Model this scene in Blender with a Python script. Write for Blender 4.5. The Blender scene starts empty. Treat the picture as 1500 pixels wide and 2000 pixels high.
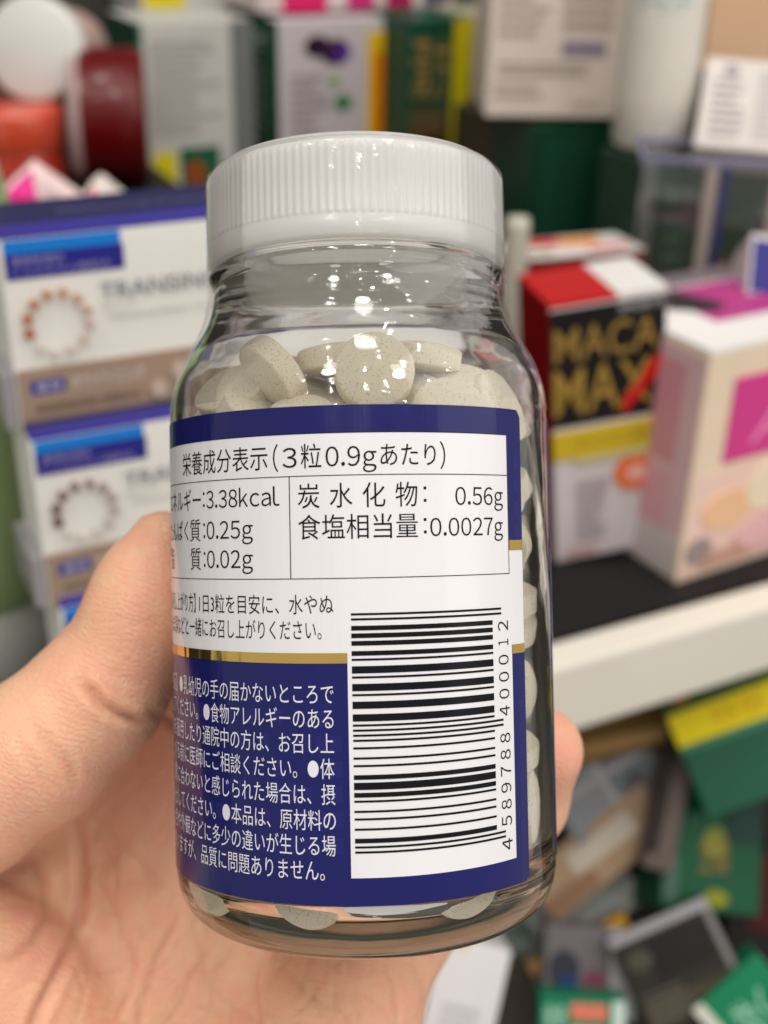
import bpy, bmesh, math, random
import numpy as np
from mathutils import Vector, Matrix, Quaternion

# ------------------------------------------------------------------ camera
F = 2400.0                                    # focal length in pixels of the 1500 x 2000 photograph
scene = bpy.context.scene
COL = scene.collection
def _n(v): return v / np.linalg.norm(v)
g = _n(np.array([-101., -4456., -F]))         # gravity, seen in the camera's own axes
s = np.array([5500., 1250., -F]); s = _n(s - g * (s @ g))   # the shelf's long direction
ZA = -g; XA = s; YA = np.cross(ZA, XA)
RW = np.array([XA, YA, ZA])                   # camera axes -> world axes
CAM = np.array([0., 0., 1.35])
def ray(px, py): return np.array([(px - 750.) / F, -(py - 1000.) / F, -1.0])
def c2w(p): return RW @ np.asarray(p) + CAM
def W(px, py, depth): return Vector(c2w(ray(px, py) * depth))
def proj(P):
    c = RW.T @ (np.asarray(P) - CAM)
    return 750 + F * c[0] / -c[2], 1000 - F * c[1] / -c[2], -c[2]
cd = bpy.data.cameras.new('camera'); cam = bpy.data.objects.new('camera', cd); COL.objects.link(cam)
cam.matrix_world = Matrix.Translation(Vector(CAM)) @ Matrix(RW.tolist()).to_4x4()
cd.sensor_fit = 'VERTICAL'; cd.sensor_height = 36; cd.lens = F / 2000. * 36
cd.clip_start = 0.01; cd.clip_end = 50
cd.dof.use_dof = True; cd.dof.focus_distance = 0.131; cd.dof.aperture_fstop = 19.0
scene.camera = cam
scene.render.resolution_x = 768; scene.render.resolution_y = 1024

# ------------------------------------------------------------------ light: the shop's ceiling
wd = bpy.data.worlds.new('World'); scene.world = wd; wd.use_nodes = True
wd.node_tree.nodes['Background'].inputs[0].default_value = (1.0, 0.955, 0.89, 1)
wd.node_tree.nodes['Background'].inputs[1].default_value = 0.55
scene.view_settings.view_transform = 'Standard'; scene.view_settings.look = 'None'
scene.view_settings.exposure = -0.06; scene.view_settings.gamma = 1.0
cy = scene.cycles
cy.use_denoising = True; cy.max_bounces = 20; cy.transmission_bounces = 16; cy.glossy_bounces = 6
cy.diffuse_bounces = 4; cy.transparent_max_bounces = 24; cy.sample_clamp_indirect = 8.0; cy.sample_clamp_direct = 0
cy.blur_glossy = 0.1
def lamp(name, x, y, z, size, power, color=(1, .97, .92), target=(0.1, 0.25, 1.2), shape='DISK'):
    l = bpy.data.lights.new(name, 'AREA'); l.shape = shape; l.size = size; l.energy = power; l.color = color
    o = bpy.data.objects.new(name, l); COL.objects.link(o); o.location = (x, y, z)
    o.rotation_euler = (Vector(target) - Vector((x, y, z))).to_track_quat('-Z', 'Y').to_euler()
    return o
# rows of small downlights with a few wider fittings between them, as shops have
for x, y in [(-.55, -.1), (-.2, -.55), (.42, -.62), (.75, -.2), (-.9, -.7), (.0, -1.1), (.9, -1.2), (-.7, -1.6), (1.35, -.75), (-.35, .25),
             (.12, -.3), (-1.3, -.3), (.35, -1.7), (.5, .3), (-.4, -1.05), (-1.2, -1.2)]:
    lamp('downlight', x, y, 2.75, .038, 1.0)
for x, y in ((-.75, -.35), (.3, -.95), (.1, .1)):
    lamp('ceiling_fitting', x, y, 2.85, .24, 4.6)

# soft lamp added high right behind the shopper: sheen on the bottle's right half
kp = c2w((0.95, .50, .40)); kl = lamp('sheen_lamp', *kp, 1.0, 5.0, color=(1, .97, .93), target=tuple(c2w((0, 0, -.15))), shape='RECTANGLE'); kl.data.size_y = 1.3

# ------------------------------------------------------------------ helpers
def lin(r, g_, b, k=1.0):
    return tuple(k * ((c / 255.) / 12.92 if c / 255. <= .04045 else ((c / 255. + .055) / 1.055) ** 2.4) for c in (r, g_, b))
MATS = {}
def mat(name, color, rough=.45, spec=.5, metal=0., coat=0., trans=0., alpha=1., bump=None, mottle=None):
    """plain printed / painted surface with a faint procedural unevenness"""
    if name in MATS: return MATS[name]
    m = bpy.data.materials.new(name); m.use_nodes = True; nt = m.node_tree; p = nt.nodes['Principled BSDF']
    p.inputs['Base Color'].default_value = (*color, 1); p.inputs['Roughness'].default_value = rough
    p.inputs['Specular IOR Level'].default_value = spec; p.inputs['Metallic'].default_value = metal
    p.inputs['Coat Weight'].default_value = coat; p.inputs['Transmission Weight'].default_value = trans
    p.inputs['Alpha'].default_value = alpha
    tc = nt.nodes.new('ShaderNodeTexCoord')
    sc_, amt = mottle or (60, .06)
    no = nt.nodes.new('ShaderNodeTexNoise'); no.inputs['Scale'].default_value = sc_; no.inputs['Detail'].default_value = 4
    nt.links.new(tc.outputs['Object'], no.inputs['Vector'])
    mr = nt.nodes.new('ShaderNodeMapRange'); mr.inputs['To Min'].default_value = 1 - amt; mr.inputs['To Max'].default_value = 1 + amt
    nt.links.new(no.outputs['Fac'], mr.inputs['Value'])
    mx = nt.nodes.new('ShaderNodeVectorMath'); mx.operation = 'SCALE'; mx.inputs[0].default_value = color
    nt.links.new(mr.outputs['Result'], mx.inputs['Scale']); nt.links.new(mx.outputs['Vector'], p.inputs['Base Color'])
    if bump:
        b = nt.nodes.new('ShaderNodeBump'); b.inputs['Strength'].default_value = bump[1]; b.inputs['Distance'].default_value = bump[2]
        n2 = nt.nodes.new('ShaderNodeTexNoise'); n2.inputs['Scale'].default_value = bump[0]
        nt.links.new(tc.outputs['Object'], n2.inputs['Vector']); nt.links.new(n2.outputs['Fac'], b.inputs['Height'])
        nt.links.new(b.outputs['Normal'], p.inputs['Normal'])
    MATS[name] = m
    return m
def card(r, g_, b, rough=.4):
    return mat('print_%d_%d_%d' % (r, g_, b), lin(r, g_, b), rough=rough, spec=.22)
def link(name, me, m, parent=None, smooth=False):
    o = bpy.data.objects.new(name, me); COL.objects.link(o)
    if m is not None: me.materials.append(m)
    if parent is not None: o.parent = parent
    if smooth:
        for p in me.polygons: p.use_smooth = True
    return o
def mesh(verts, faces, name='mesh'):
    me = bpy.data.meshes.new(name); me.from_pydata([tuple(v) for v in verts], [], faces); me.update(); return me
def tag(o, label, cat, group=None, kind=None):
    if label: o['label'] = label
    if cat: o['category'] = cat
    if group: o['group'] = group
    if kind: o['kind'] = kind
    return o
def empty(name, M):
    o = bpy.data.objects.new(name, None); COL.objects.link(o); o.matrix_world = M; o.empty_display_size = .01; return o
def box_mesh(x0, x1, y0, y1, z0, z1, bevel=0.0):
    bm = bmesh.new(); bmesh.ops.create_cube(bm, size=1)
    for v in bm.verts:
        v.co = Vector(((x0 + x1) / 2 + v.co.x * (x1 - x0), (y0 + y1) / 2 + v.co.y * (y1 - y0), (z0 + z1) / 2 + v.co.z * (z1 - z0)))
    if bevel: bmesh.ops.bevel(bm, geom=bm.edges[:], offset=bevel, segments=2, affect='EDGES', profile=.6)
    me = bpy.data.meshes.new('box'); bm.to_mesh(me); bm.free(); return me
def lathe(profile, n=96, a0=0., a1=2 * math.pi, close=True):
    vs, fs = [], []; m = len(profile)
    for i in range(n if close else n + 1):
        a = a0 + (a1 - a0) * i / n
        for r, z in profile: vs.append((r * math.sin(a), -r * math.cos(a), z))
    for i in range(n):
        j = (i + 1) % n if close else i + 1
        for k in range(m - 1):
            fs.append((i * m + k, j * m + k, j * m + k + 1, i * m + k + 1))
    return vs, fs
_txt = {}
def text_raw(sx, align='LEFT'):
    """glyph outlines of a string as (verts, faces), laid flat"""
    if sx in _txt: return _txt[sx]
    c = bpy.data.curves.new('t', 'FONT'); c.body = sx; c.size = 1; c.resolution_u = 3; c.fill_mode = 'FRONT'; c.offset = .006 if all(ord(k) < 256 for k in sx) else -.002
    o = bpy.data.objects.new('t', c); COL.objects.link(o)
    dg = bpy.context.evaluated_depsgraph_get(); dg.update()
    me = bpy.data.meshes.new_from_object(o.evaluated_get(dg))
    v = np.array([x.co[:2] for x in me.vertices]); f = [tuple(p.vertices) for p in me.polygons]
    bpy.data.objects.remove(o); bpy.data.curves.remove(c); bpy.data.meshes.remove(me)
    _txt[sx] = (v, f); return v, f
def fit_text(sx, x0, x1, y0, y1):
    v, f = text_raw(sx); v = v.copy(); lo = v.min(0); hi = v.max(0)
    v = (v - lo) / np.maximum(hi - lo, 1e-6)
    v[:, 0] = x0 + v[:, 0] * (x1 - x0); v[:, 1] = y0 + v[:, 1] * (y1 - y0)
    return v, f

# ------------------------------------------------------------------ the shelf and the goods behind
LIP = W(1300, 1190, .385); ZS = LIP.z
def on(z, px, py):
    r = RW @ ray(px, py); t = (z - CAM[2]) / r[2]; return Vector(CAM + r * t)
def bis(f, a, b):
    for _ in range(50):
        m = (a + b) / 2
        if f(m) > 0: b = m
        else: a = m
    return (a + b) / 2
def shelf_box(name, x0, x1, y0, y1, z0, z1, m, bevel=0, kind='structure'):
    o = link(name, box_mesh(x0, x1, y0, y1, z0, z1, bevel), m); 
    if kind: o['kind'] = kind
    return o
black = mat('black_shelf', (.013, .013, .013), rough=.5, spec=.15, mottle=(30, .25), bump=(400, .2, .0005))
lipm = mat('white_lip', (.74, .70, .61), rough=.35, mottle=(14, .05))
shelf_box('shelf', -.8, 1.6, LIP.y + .001, LIP.y + .42, ZS - .018, ZS, black)
shelf_box('shelf_edge_trim', -.8, 1.6, LIP.y - .012, LIP.y, ZS - .0265, ZS - .0005, lipm, .0015)
shelf_box('shelf_back_panel', -.8, 1.6, LIP.y + .42, LIP.y + .44, ZS - .9, ZS + .9, mat('back_panel', (.05, .045, .035), rough=.7))
for x0, x1, y0, y1, z0, z1 in ((-.02, .42, .405, .56, ZS, 1.1885), (-.02, .30, .5605, .66, ZS, 1.193), (.05, .135, .41, .448, 1.189, 1.2335), (.07, .1095, .505, .559, 1.189, 1.2025), (.1105, .158, .497, .559, 1.189, 1.2215), (.336, .44, .405, .5, 1.189, 1.2665)):
    shelf_box('display_step', x0, x1, y0, y1, z0 + .0003, z1, black)
bd = shelf_box('bin_board', -.8, 1.6, 0, .006, 0, .178, mat('bin_board_brown', (.028, .022, .018), rough=.6)); bd.location = (0, .306, .945); bd.rotation_euler = (math.radians(-5), 0, 0)
shelf_box('lower_shelf', -.8, 1.6, LIP.y - .16, LIP.y + .42, ZS - .218, ZS - .198, mat('bin_floor', (.05, .042, .035), rough=.7))

TH = .00018
def decorate(root, M, w, h, d, deco):
    """printed fields, lettering, emblems and painted gleams on the faces of a carton; M maps face space to the carton"""
    faces = {'F': (Vector((0, 0, 0)), Vector((1, 0, 0)), Vector((0, 0, 1)), w, h), 'L': (Vector((0, d, 0)), Vector((0, -1, 0)), Vector((0, 0, 1)), d, h),
             'R': (Vector((w, 0, 0)), Vector((0, 1, 0)), Vector((0, 0, 1)), d, h), 'T': (Vector((0, 0, h)), Vector((1, 0, 0)), Vector((0, 1, 0)), w, d)}
    for k, dc in enumerate(deco):
        nm_, fc, kind, col = dc[0], dc[1], dc[2], dc[3]; a = dc[4:]
        O, ex, ey, fw, fh = faces[fc]; nn = ex.cross(ey); lift = TH * (1 + .45 * k); V, Fc = [], []
        def pt(x, y, l): return O + ex * (x * fw) + ey * (y * fh) + nn * l
        if kind == 'rect':
            x0, y0, x1, y1 = a[:4]; sk_ = a[4] if len(a) > 4 else 0
            for l in (0, lift):
                V += [pt(x0, y0, l), pt(x1, y0 + sk_, l), pt(x1, y1 + sk_, l), pt(x0, y1, l)]
            Fc = [(4, 5, 6, 7), (0, 1, 5, 4), (1, 2, 6, 5), (2, 3, 7, 6), (3, 0, 4, 7)]
        elif kind == 'disc':
            cx, cy_, rx, ry = a[:4]; n_ = 20
            for l in (0, lift):
                V += [pt(cx + rx * math.cos(2 * math.pi * i / n_), cy_ + ry * math.sin(2 * math.pi * i / n_), l) for i in range(n_)]
            Fc = [tuple(range(n_, 2 * n_))] + [(i, (i + 1) % n_, n_ + (i + 1) % n_, n_ + i) for i in range(n_)]
        elif kind == 'text':
            sx, x0, y0, x1, y1 = a[:5]; v, f = fit_text(sx, x0, x1, y0, y1)
            V = [pt(x, y, lift) for x, y in v]; Fc = f
        elif kind == 'vtext':                     # running down the face
            sx, x0, y0, x1, y1 = a[:5]; v, f = fit_text(sx, 0, 1, 0, 1)
            V = [pt(x0 + (x1 - x0) * y, y1 + (y0 - y1) * x, lift) for x, y in v]; Fc = f
        elif kind == 'lines':                     # small print too fine to read: ragged rules
            x0, y0, x1, y1, n_ = a[:5]; rr = random.Random(k + n_)
            for i in range(n_):
                yy = y1 - (y1 - y0) * (i + .5) / n_; hh = (y1 - y0) / n_ * .24; x = x0; xe = x0 + (x1 - x0) * rr.uniform(.6, 1)
                while x < xe:
                    ww = (x1 - x0) * rr.uniform(.03, .12); xb = min(x + ww, xe); q = len(V)
                    V += [pt(x, yy - hh, lift), pt(xb, yy - hh, lift), pt(xb, yy + hh, lift), pt(x, yy + hh, lift)]; Fc.append((q, q + 1, q + 2, q + 3)); x = xb + (x1 - x0) * .015
        link(nm_, mesh(V, Fc), card(*col) if isinstance(col, tuple) else col, root)
def make_carton(name, label_, cat, M, w, h, d, col, deco=(), group=None, bevel=.0008):
    root = link(name, box_mesh(0, w, 0, d, 0, h, bevel), card(*col) if isinstance(col, tuple) else col); root.matrix_world = M
    decorate(root, M, w, h, d, deco); return tag(root, label_, cat, group)
def yawM(yaw): return Matrix.Rotation(math.radians(yaw), 4, 'Z')
def carton(name, label_, cat, bl=None, z=None, tl=None, depth=None, xr=None, yt=None, yb=None, h=None, w=None, yaw=0, d=.04, col=(220, 216, 208), deco=(), group=None, roll=0):
    R_ = yawM(yaw); X = R_ @ Vector((1, 0, 0)); Z = Vector((0, 0, 1))
    if tl is not None:
        T = W(*tl, depth); 
        if h is None: h = bis(lambda q: proj(T - Z * q)[1] - yb, 0, .6)
        B = T - Z * h
    else:
        B = on(z, *bl) if z is not None else W(*bl, depth)
        if h is None: h = bis(lambda q: yt - proj(B + Z * q)[1], 0, .6)
    if w is None:
        T = B + Z * h if tl is not None else B
        w = bis(lambda q: proj(T + X * q)[0] - xr, 0, .6)
    M = Matrix.Translation(B) @ R_ @ Matrix.Rotation(math.radians(roll), 4, 'Y')
    o = make_carton(name, label_, cat, M, w, h, d, col, deco, group)
    return o, B, w, h
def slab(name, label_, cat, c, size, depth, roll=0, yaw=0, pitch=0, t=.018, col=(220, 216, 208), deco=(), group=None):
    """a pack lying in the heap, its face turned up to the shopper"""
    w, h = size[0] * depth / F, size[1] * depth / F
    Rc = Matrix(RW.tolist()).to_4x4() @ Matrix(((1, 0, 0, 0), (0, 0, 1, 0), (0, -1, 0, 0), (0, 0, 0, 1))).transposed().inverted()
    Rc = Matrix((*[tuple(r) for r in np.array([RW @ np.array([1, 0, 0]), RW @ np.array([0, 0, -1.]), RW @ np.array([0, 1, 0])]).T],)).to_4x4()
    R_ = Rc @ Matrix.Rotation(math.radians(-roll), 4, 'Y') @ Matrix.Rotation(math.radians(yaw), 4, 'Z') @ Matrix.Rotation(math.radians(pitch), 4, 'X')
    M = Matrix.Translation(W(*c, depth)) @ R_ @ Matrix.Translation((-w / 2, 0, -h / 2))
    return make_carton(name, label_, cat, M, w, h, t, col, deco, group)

# --- the stack of boxes on the left: white front, tan lower band, ring of dots
KX = .088; RX = .078
def whitening_box(bl, z, h, w, label_, tone, yaw=0):
    D = [('blue_band', 'F', 'rect', (20, 120, 205), .012, .925, .30, .992), ('title_panel', 'F', 'rect', (38, 36, 130), .012, .80, .305, .926),
         ('lettering', 'F', 'text', (170, 165, 205), '薬用有効成分', .03, .872, .155, .91), ('lettering', 'F', 'text', (150, 145, 195), 'トラネキサム酸配合', .03, .815, .27, .857),
         ('tan_band', 'F', 'rect', (158, 134, 116), 0.004, .015, .996, .335), ('title_panel', 'F', 'rect', (62, 62, 140), .035, .20, .125, .275), ('lettering', 'F', 'text', (200, 200, 215), '薬用', .05, .215, .112, .26),
         ('lettering', 'F', 'text', (225, 222, 220), 'ホワイトニング', .14, .205, .335, .275), ('lettering', 'F', 'text', (100, 82, 66), '美白有効成分配合 医薬部外品', .045, .10, .315, .15),
         ('lettering', 'F', 'text', (128, 132, 140), 'TRANSINO', .235, .655, .56, .74), ('lettering', 'F', 'text', (176, 178, 178), 'Whitening Repair Cream', .25, .535, .56, .578), ('lettering', 'F', 'text', (190, 190, 188), 'MEDICATED', .24, .61, .33, .63)]
    for i, (cx, cy_) in enumerate(((.43, .22), (.37, .13), (.50, .11), (.60, .24), (.66, .12))):
        D.append(('pearl_dot', 'F', 'disc', (190, 172, 158), cx, cy_, .022, .045))
    for i in range(12):
        a = math.radians(195 - i * 29.5); r = .0072 * (1 - .025 * i)
        c = tuple(int(q0 + (q1 - q0) * min(1, i / 10.)) for q0, q1 in zip(tone, (205, 198, 190)))
        D.append(('ring_dot', 'F', 'disc', c, .125 + RX * math.cos(a), .565 + RX * KX / h * math.sin(a),   .0125 * (1 - .03 * i), .0125 * KX / h * (1 - .025 * i)))
    D += [('navy_lid', 'T', 'rect', (44, 43, 82), .003, .01, .997, .99), ('lettering', 'T', 'text', (110, 110, 150), 'Whitening Repair', .12, .35, .42, .5), ('purple_edge', 'T', 'rect', (70, 64, 160), .003, .0, .997, .03)]
    D += [('navy_side', 'L', 'rect', (150, 148, 150), .02, .02, .98, .32)]
    k = KX * .30 / w / .30                      # the print keeps its size whatever the carton's width
    D2 = []
    for q in D:
        q = list(q)
        if q[1] == 'F' and q[0] != 'tan_band':
            o_ = 5 if q[2] == 'text' else 4
            q[o_] *= k
            if q[2] != 'disc': q[o_ + 2] *= k
            else: q[o_ + 2] *= k
        D2.append(tuple(q))
    D = D2
    M = Matrix.Translation(on(z, *bl)) @ yawM(yaw)
    return make_carton('cream_box', label_, 'box', M, w, h, .021, (228, 226, 220), D, 'white cream boxes stacked at the left')
def _h(y): return bis(lambda q: 1190 - proj(on(ZS, 150, y) + Vector((0, 0, q)))[1], 0, .3)
YB = bis(lambda y: 470 - proj(on(ZS + 2 * _h(y), 42, 846) + Vector((0, 0, _h(y))))[1], 1400, 1520)
b3 = on(ZS, 150, YB)
HB = bis(lambda q: 1190 - proj(b3 + Vector((0, 0, q)))[1], 0, .3)
B1_ = on(ZS + 2 * HB, 42, 846); WB = bis(lambda q: proj(B1_ + Vector((q, 0, HB)))[0] - 955, 0, .4)
whitening_box((42, 846), ZS + 2 * HB, HB, WB, 'white box with tan lower band and rust brown dot ring, topmost of its stack', (170, 105, 70))
whitening_box((97, 1190), ZS + HB, HB, WB, 'white box with dark maroon dot ring, second from the top of its stack', (96, 62, 70))
whitening_box((150, YB), ZS, HB, WB, 'white box at the foot of the stack hidden by the thumb', (96, 62, 70))
print('HB', HB, [proj(on(ZS + 2 * HB, 42, 846) + Vector((0, 0, HB))), b3, LIP])

# --- green tube standing on its cap, left of the stack
def lathe_thing(name, label_, cat, M, parts, group=None, n=40):
    root = empty(name, M); tag(root, label_, cat, group)
    for nm_, pr, m_ in parts:
        vs, fs = lathe([(.00003 if r == .001 else r, z) for r, z in pr], n); link(nm_, mesh(vs, fs), m_, root, smooth=True)
    return root
c0 = on(ZS, -12, 1265); 
lathe_thing('tube', 'pale green tube standing on its grey cap left of the stacked boxes', 'tube', Matrix.Translation(c0),
            [('body', [(.019, .022), (.0225, .028), (.023, .06), (.022, .12), (.016, .15), (.001, .152)], mat('green_plastic', lin(140, 162, 112), rough=.35, coat=.3)),
             ('cap', [(.001, 0), (.0205, 0), (.021, .002), (.0205, .021), (.019, .0225), (.001, .0225)], mat('grey_cap', lin(165, 168, 160), rough=.4))])

# --- on top of the stack
ZT = ZS + 3 * HB
def packet(name, label_, cat, base, w, h, d, yaw, col, blobs, apex=.5):
    """a soft pouch: two puffed sheets meeting in crimped ends"""
    vs, fs = [], []; nu, nv = 14, 12
    for sgn in (-1, 1):
        for i in range(nu + 1):
            for j in range(nv + 1):
                u, v = i / nu, j / nv; top = 1 - abs(u - apex) / max(apex, 1 - apex) * .75
                puff = (math.sin(math.pi * u) * math.sin(math.pi * v)) ** .6
                vs.append(((u - .5) * w, sgn * d / 2 * puff + .0008 * math.sin(17 * u + 9 * v), v * h * top))
    k = (nu + 1) * (nv + 1)
    for L0, fl in ((0, 0), (k, 1)):
        for i in range(nu):
            for j in range(nv):
                q = [L0 + i * (nv + 1) + j, L0 + (i + 1) * (nv + 1) + j, L0 + (i + 1) * (nv + 1) + j + 1, L0 + i * (nv + 1) + j + 1]; fs.append(tuple(q[::-1] if fl else q))
    root = link(name, mesh(vs, fs), card(*col), smooth=True); root.matrix_world = Matrix.Translation(base) @ yawM(yaw); tag(root, label_, cat)
    for nm_, cc, u0, v0, u1, v1 in blobs:
        V, Fc = [], []; n_ = 6
        for i in range(n_ + 1):
            for j in range(n_ + 1):
                u, v = u0 + (u1 - u0) * i / n_, v0 + (v1 - v0) * j / n_; top = 1 - abs(u - apex) / max(apex, 1 - apex) * .75
                puff = (math.sin(math.pi * u) * math.sin(math.pi * v)) ** .6
                V.append(((u - .5) * w, -d / 2 * puff + .0008 * math.sin(17 * u + 9 * v) - .0004, v * h * top))
        for i in range(n_):
            for j in range(n_): q = i * (n_ + 1) + j; Fc.append((q, q + n_ + 1, q + n_ + 2, q + 1))
        link(nm_, mesh(V, Fc), card(*cc), root)
pk = W(78, 425, .43)
packet('sachet', 'pink and white sachet peaking on top of the stacked boxes', 'sachet', pk, .036, .020, .012, 0, (240, 214, 214), [('magenta_panel', (232, 50, 145), .08, .35, .46, .93)], .5)
packet('pouch', 'small rounded pink and yellow printed pouch lying beside the sachet', 'pouch', W(208, 412, .43), .019, .0135, .010, 0, (226, 214, 205), [('pink_print', (222, 60, 120), .08, .3, .28, .9), ('yellow_print', (225, 190, 60), .62, .05, .92, .35)], .45)

# --- back row on the left
redm = mat('red_tin', (.42, .03, .015), rough=.25, coat=.3); dred = mat('dark_red', (.11, .002, .003), rough=.3, spec=.3, coat=.15); wht = mat('white_lid', (.68, .67, .63), rough=.45)
T1 = W(60, 330, .50); zt1 = T1.z
lathe_thing('tin', 'round red tin with a bright rim behind the sachet', 'tin', Matrix.Translation(T1 + Vector((-.002, .02, -.03))),
            [('body', [(.001, 0), (.0205, 0), (.021, .002), (.021, .036), (.0205, .037)], redm), ('lid', [(.0215, .036), (.022, .037), (.022, .050), (.0212, .052), (.018, .053), (.001, .053)], mat('lit_red_lid', (.62, .07, .03), rough=.25, coat=.7))])  # lid brighter than the body: the lit top is put into its colour
def oriented(c, axis, up=(0, 0, 1)):
    z_ = Vector(axis).normalized(); x_ = Vector(up).cross(z_).normalized(); y_ = z_.cross(x_)
    M = Matrix((x_, y_, z_)).transposed().to_4x4(); M.translation = c; return M
tocam = (Vector(CAM) - W(60, 95, .50)).normalized()
lathe_thing('jar', 'white round jar tipped so its flat lid faces the shopper, above the red tin', 'jar', oriented(W(62, 95, .50), tocam + Vector((-.55, -.1, .12))),
            [('body', [(.001, -.040), (.017, -.040), (.019, -.038), (.019, -.006)], mat('pink_jar', (.62, .42, .38), rough=.4)), ('lid', [(.0195, -.010), (.0205, -.009), (.0208, -.002), (.0200, 0), (.0185, .0008), (.001, .0008)], wht)])
lathe_thing('tin', 'dark red tin lying on its side with a pale lid edge beside the grey carton', 'tin', oriented(W(163, 225, .515), Vector(RW @ np.array([-1, -.05, .16]))),
            [('body', [(.001, -.026), (.025, -.026), (.027, -.024), (.027, -.004), (.0265, 0)], dred), ('lid', [(.0268, -.003), (.0245, .0045), (.001, .0045)], mat('pale_lid', (.55, .40, .38), rough=.4))])
carton('carton', 'grey white mottled carton with yellow and green squares at its foot', 'carton', tl=(268, 46), depth=.53, xr=492, yb=420, d=.05, col=(192, 190, 184), deco=[
    ('green_edge', 'F', 'rect', (50, 100, 70), .0, .0, .03, 1), ('yellow_square', 'F', 'rect', (222, 205, 25), .06, .05, .26, .335), ('green_square', 'F', 'rect', (25, 90, 60), .30, .08, .66, .35),
    ('orange_fruit', 'F', 'disc', (150, 75, 35), .43, .21, .10, .07), ('grey_stripe', 'F', 'rect', (110, 113, 112), .80, 0, 1, 1), ('fine_print', 'F', 'lines', (172, 170, 164), .08, .42, .72, .92, 12), ('green_side', 'L', 'rect', (30, 70, 48), .0, .0, 1, 1)])
carton('carton', 'slim white carton with yellow flap at the very top left', 'carton', tl=(270, -70), depth=.57, xr=520, yb=30, d=.05, col=(200, 198, 192), deco=[('yellow_flap', 'F', 'rect', (215, 200, 20), .02, .0, .34, .5)])
carton('berry_box', 'white box with dark purple berries and a yellow bar above the bottle cap', 'box', tl=(542, 42), depth=.55, xr=792, yb=420, d=.05, col=(196, 186, 188), deco=[
    ('green_side', 'L', 'rect', (22, 88, 58), .0, .0, 1, 1), ('lettering', 'L', 'vtext', (190, 200, 190), 'BLUEBERRY', .3, .35, .7, .92), ('berry', 'F', 'disc', (42, 18, 32), .30, .87, .10, .055), ('berry', 'F', 'disc', (58, 30, 60), .44, .84, .12, .065), ('berry', 'F', 'disc', (86, 40, 150), .49, .835, .055, .04),
    ('leaf', 'F', 'disc', (120, 160, 90), .43, .69, .045, .022), ('leaf', 'F', 'disc', (40, 125, 75), .50, .58, .07, .04), ('yellow_bar', 'F', 'rect', (232, 190, 12), .70, .12, .90, .93), ('orange_print', 'F', 'rect', (228, 130, 10), .74, .22, .84, .83), ('green_bar', 'F', 'rect', (60, 120, 60), .905, .2, .94, .93), ('fine_print', 'F', 'lines', (168, 156, 160), .08, .3, .4, .75, 9)])
carton('herb_box', 'dark green box with tan print and a yellow edge stripe right of the berry box', 'box', tl=(800, 40), depth=.55, xr=925, yb=420, d=.05, col=(20, 74, 52), deco=[
    ('brown_field', 'F', 'rect', (74, 52, 34), 0.02, 0.12, .68, .45), ('tan_print', 'F', 'text', (176, 140, 80), '漢方', .05, .60, .66, .92), ('tan_print', 'F', 'text', (150, 112, 66), '胃腸薬', .04, .42, .62, .56), ('red_print', 'F', 'disc', (140, 40, 25), .45, .28, .26, .07), ('yellow_stripe', 'F', 'rect', (205, 188, 18), .70, .0, .99, 1)])
carton('pink_box', 'white box with magenta print over the berry box', 'box', tl=(500, -120), depth=.545, xr=890, yb=26, d=.05, col=(205, 190, 190), deco=[('magenta_print', 'F', 'rect', (205, 35, 100), .12, .0, .34, .5), ('magenta_print', 'F', 'rect', (190, 40, 110), .44, .02, .58, .5), ('magenta_print', 'F', 'rect', (170, 20, 80), .64, .02, .78, .5), ('navy_print', 'F', 'rect', (50, 34, 70), .84, .06, .98, .5)])
carton('carton', 'pale carton with blue and olive strip between herb box and large white box', 'carton', tl=(922, 30), depth=.57, xr=1010, yb=260, d=.04, col=(170, 168, 140), deco=[('navy_strip', 'F', 'rect', (50, 64, 84), .0, .0, .4, .5)])

# --- upper right
carton('medicine_box', 'large white box with grey small print and a purple stamp at the top right', 'box', tl=(968, -150), depth=.47, xr=1248, yb=228, yaw=-24, d=.05, col=(222, 208, 196), deco=[
    ('stamp', 'F', 'rect', (168, 155, 170), .53, .33, .86, .42), ('lettering', 'F', 'text', (120, 108, 130), '第2類医薬品', .545, .335, .845, .41), ('fine_print', 'F', 'lines', (176, 160, 150), .06, .42, .46, .98, 9), ('fine_print', 'F', 'lines', (172, 156, 150), .52, .46, .92, .96, 7), ('fine_print', 'F', 'lines', (165, 152, 145), .08, .22, .80, .31, 2), ('fine_print', 'F', 'lines', (190, 175, 165), .64, .06, .88, .10, 1),
    ('fine_print', 'F', 'lines', (190, 174, 164), .06, .10, .5, .2, 2)])
c1 = W(1315, 300, .47)
lathe_thing('white_bottle', 'smooth white bottle with small teal writing beside the large white box', 'bottle', Matrix.Translation(c1 + Vector((.0, .015, .0))),
            [('body', [(.001, 0), (.0135, 0), (.015, .002), (.0153, .02), (.0153, .085), (.012, .097), (.001, .1)], mat('white_bottle_plastic', (.66, .63, .56), rough=.4, coat=.3))])
vt, ft = fit_text('パーセンター', -.7, .75, .050, .0575); R_ = .01545
a_c = math.atan2(-(CAM[0] - c1.x), (CAM[1] - c1.y - .015)) + math.pi
wb = bpy.data.objects['white_bottle']; ang0 = math.atan2(CAM[0] - wb.location.x, -(CAM[1] - wb.location.y))
link('lettering', mesh([(R_ * math.sin(a + ang0), -R_ * math.cos(a + ang0), z) for a, z in vt], ft), card(80, 165, 185), wb)
vt, ft = fit_text('医薬', -.3, .1, .078, .086)
link('lettering', mesh([(R_ * math.sin(a + ang0), -R_ * math.cos(a + ang0), z) for a, z in vt], ft), card(120, 118, 112), wb)
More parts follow.
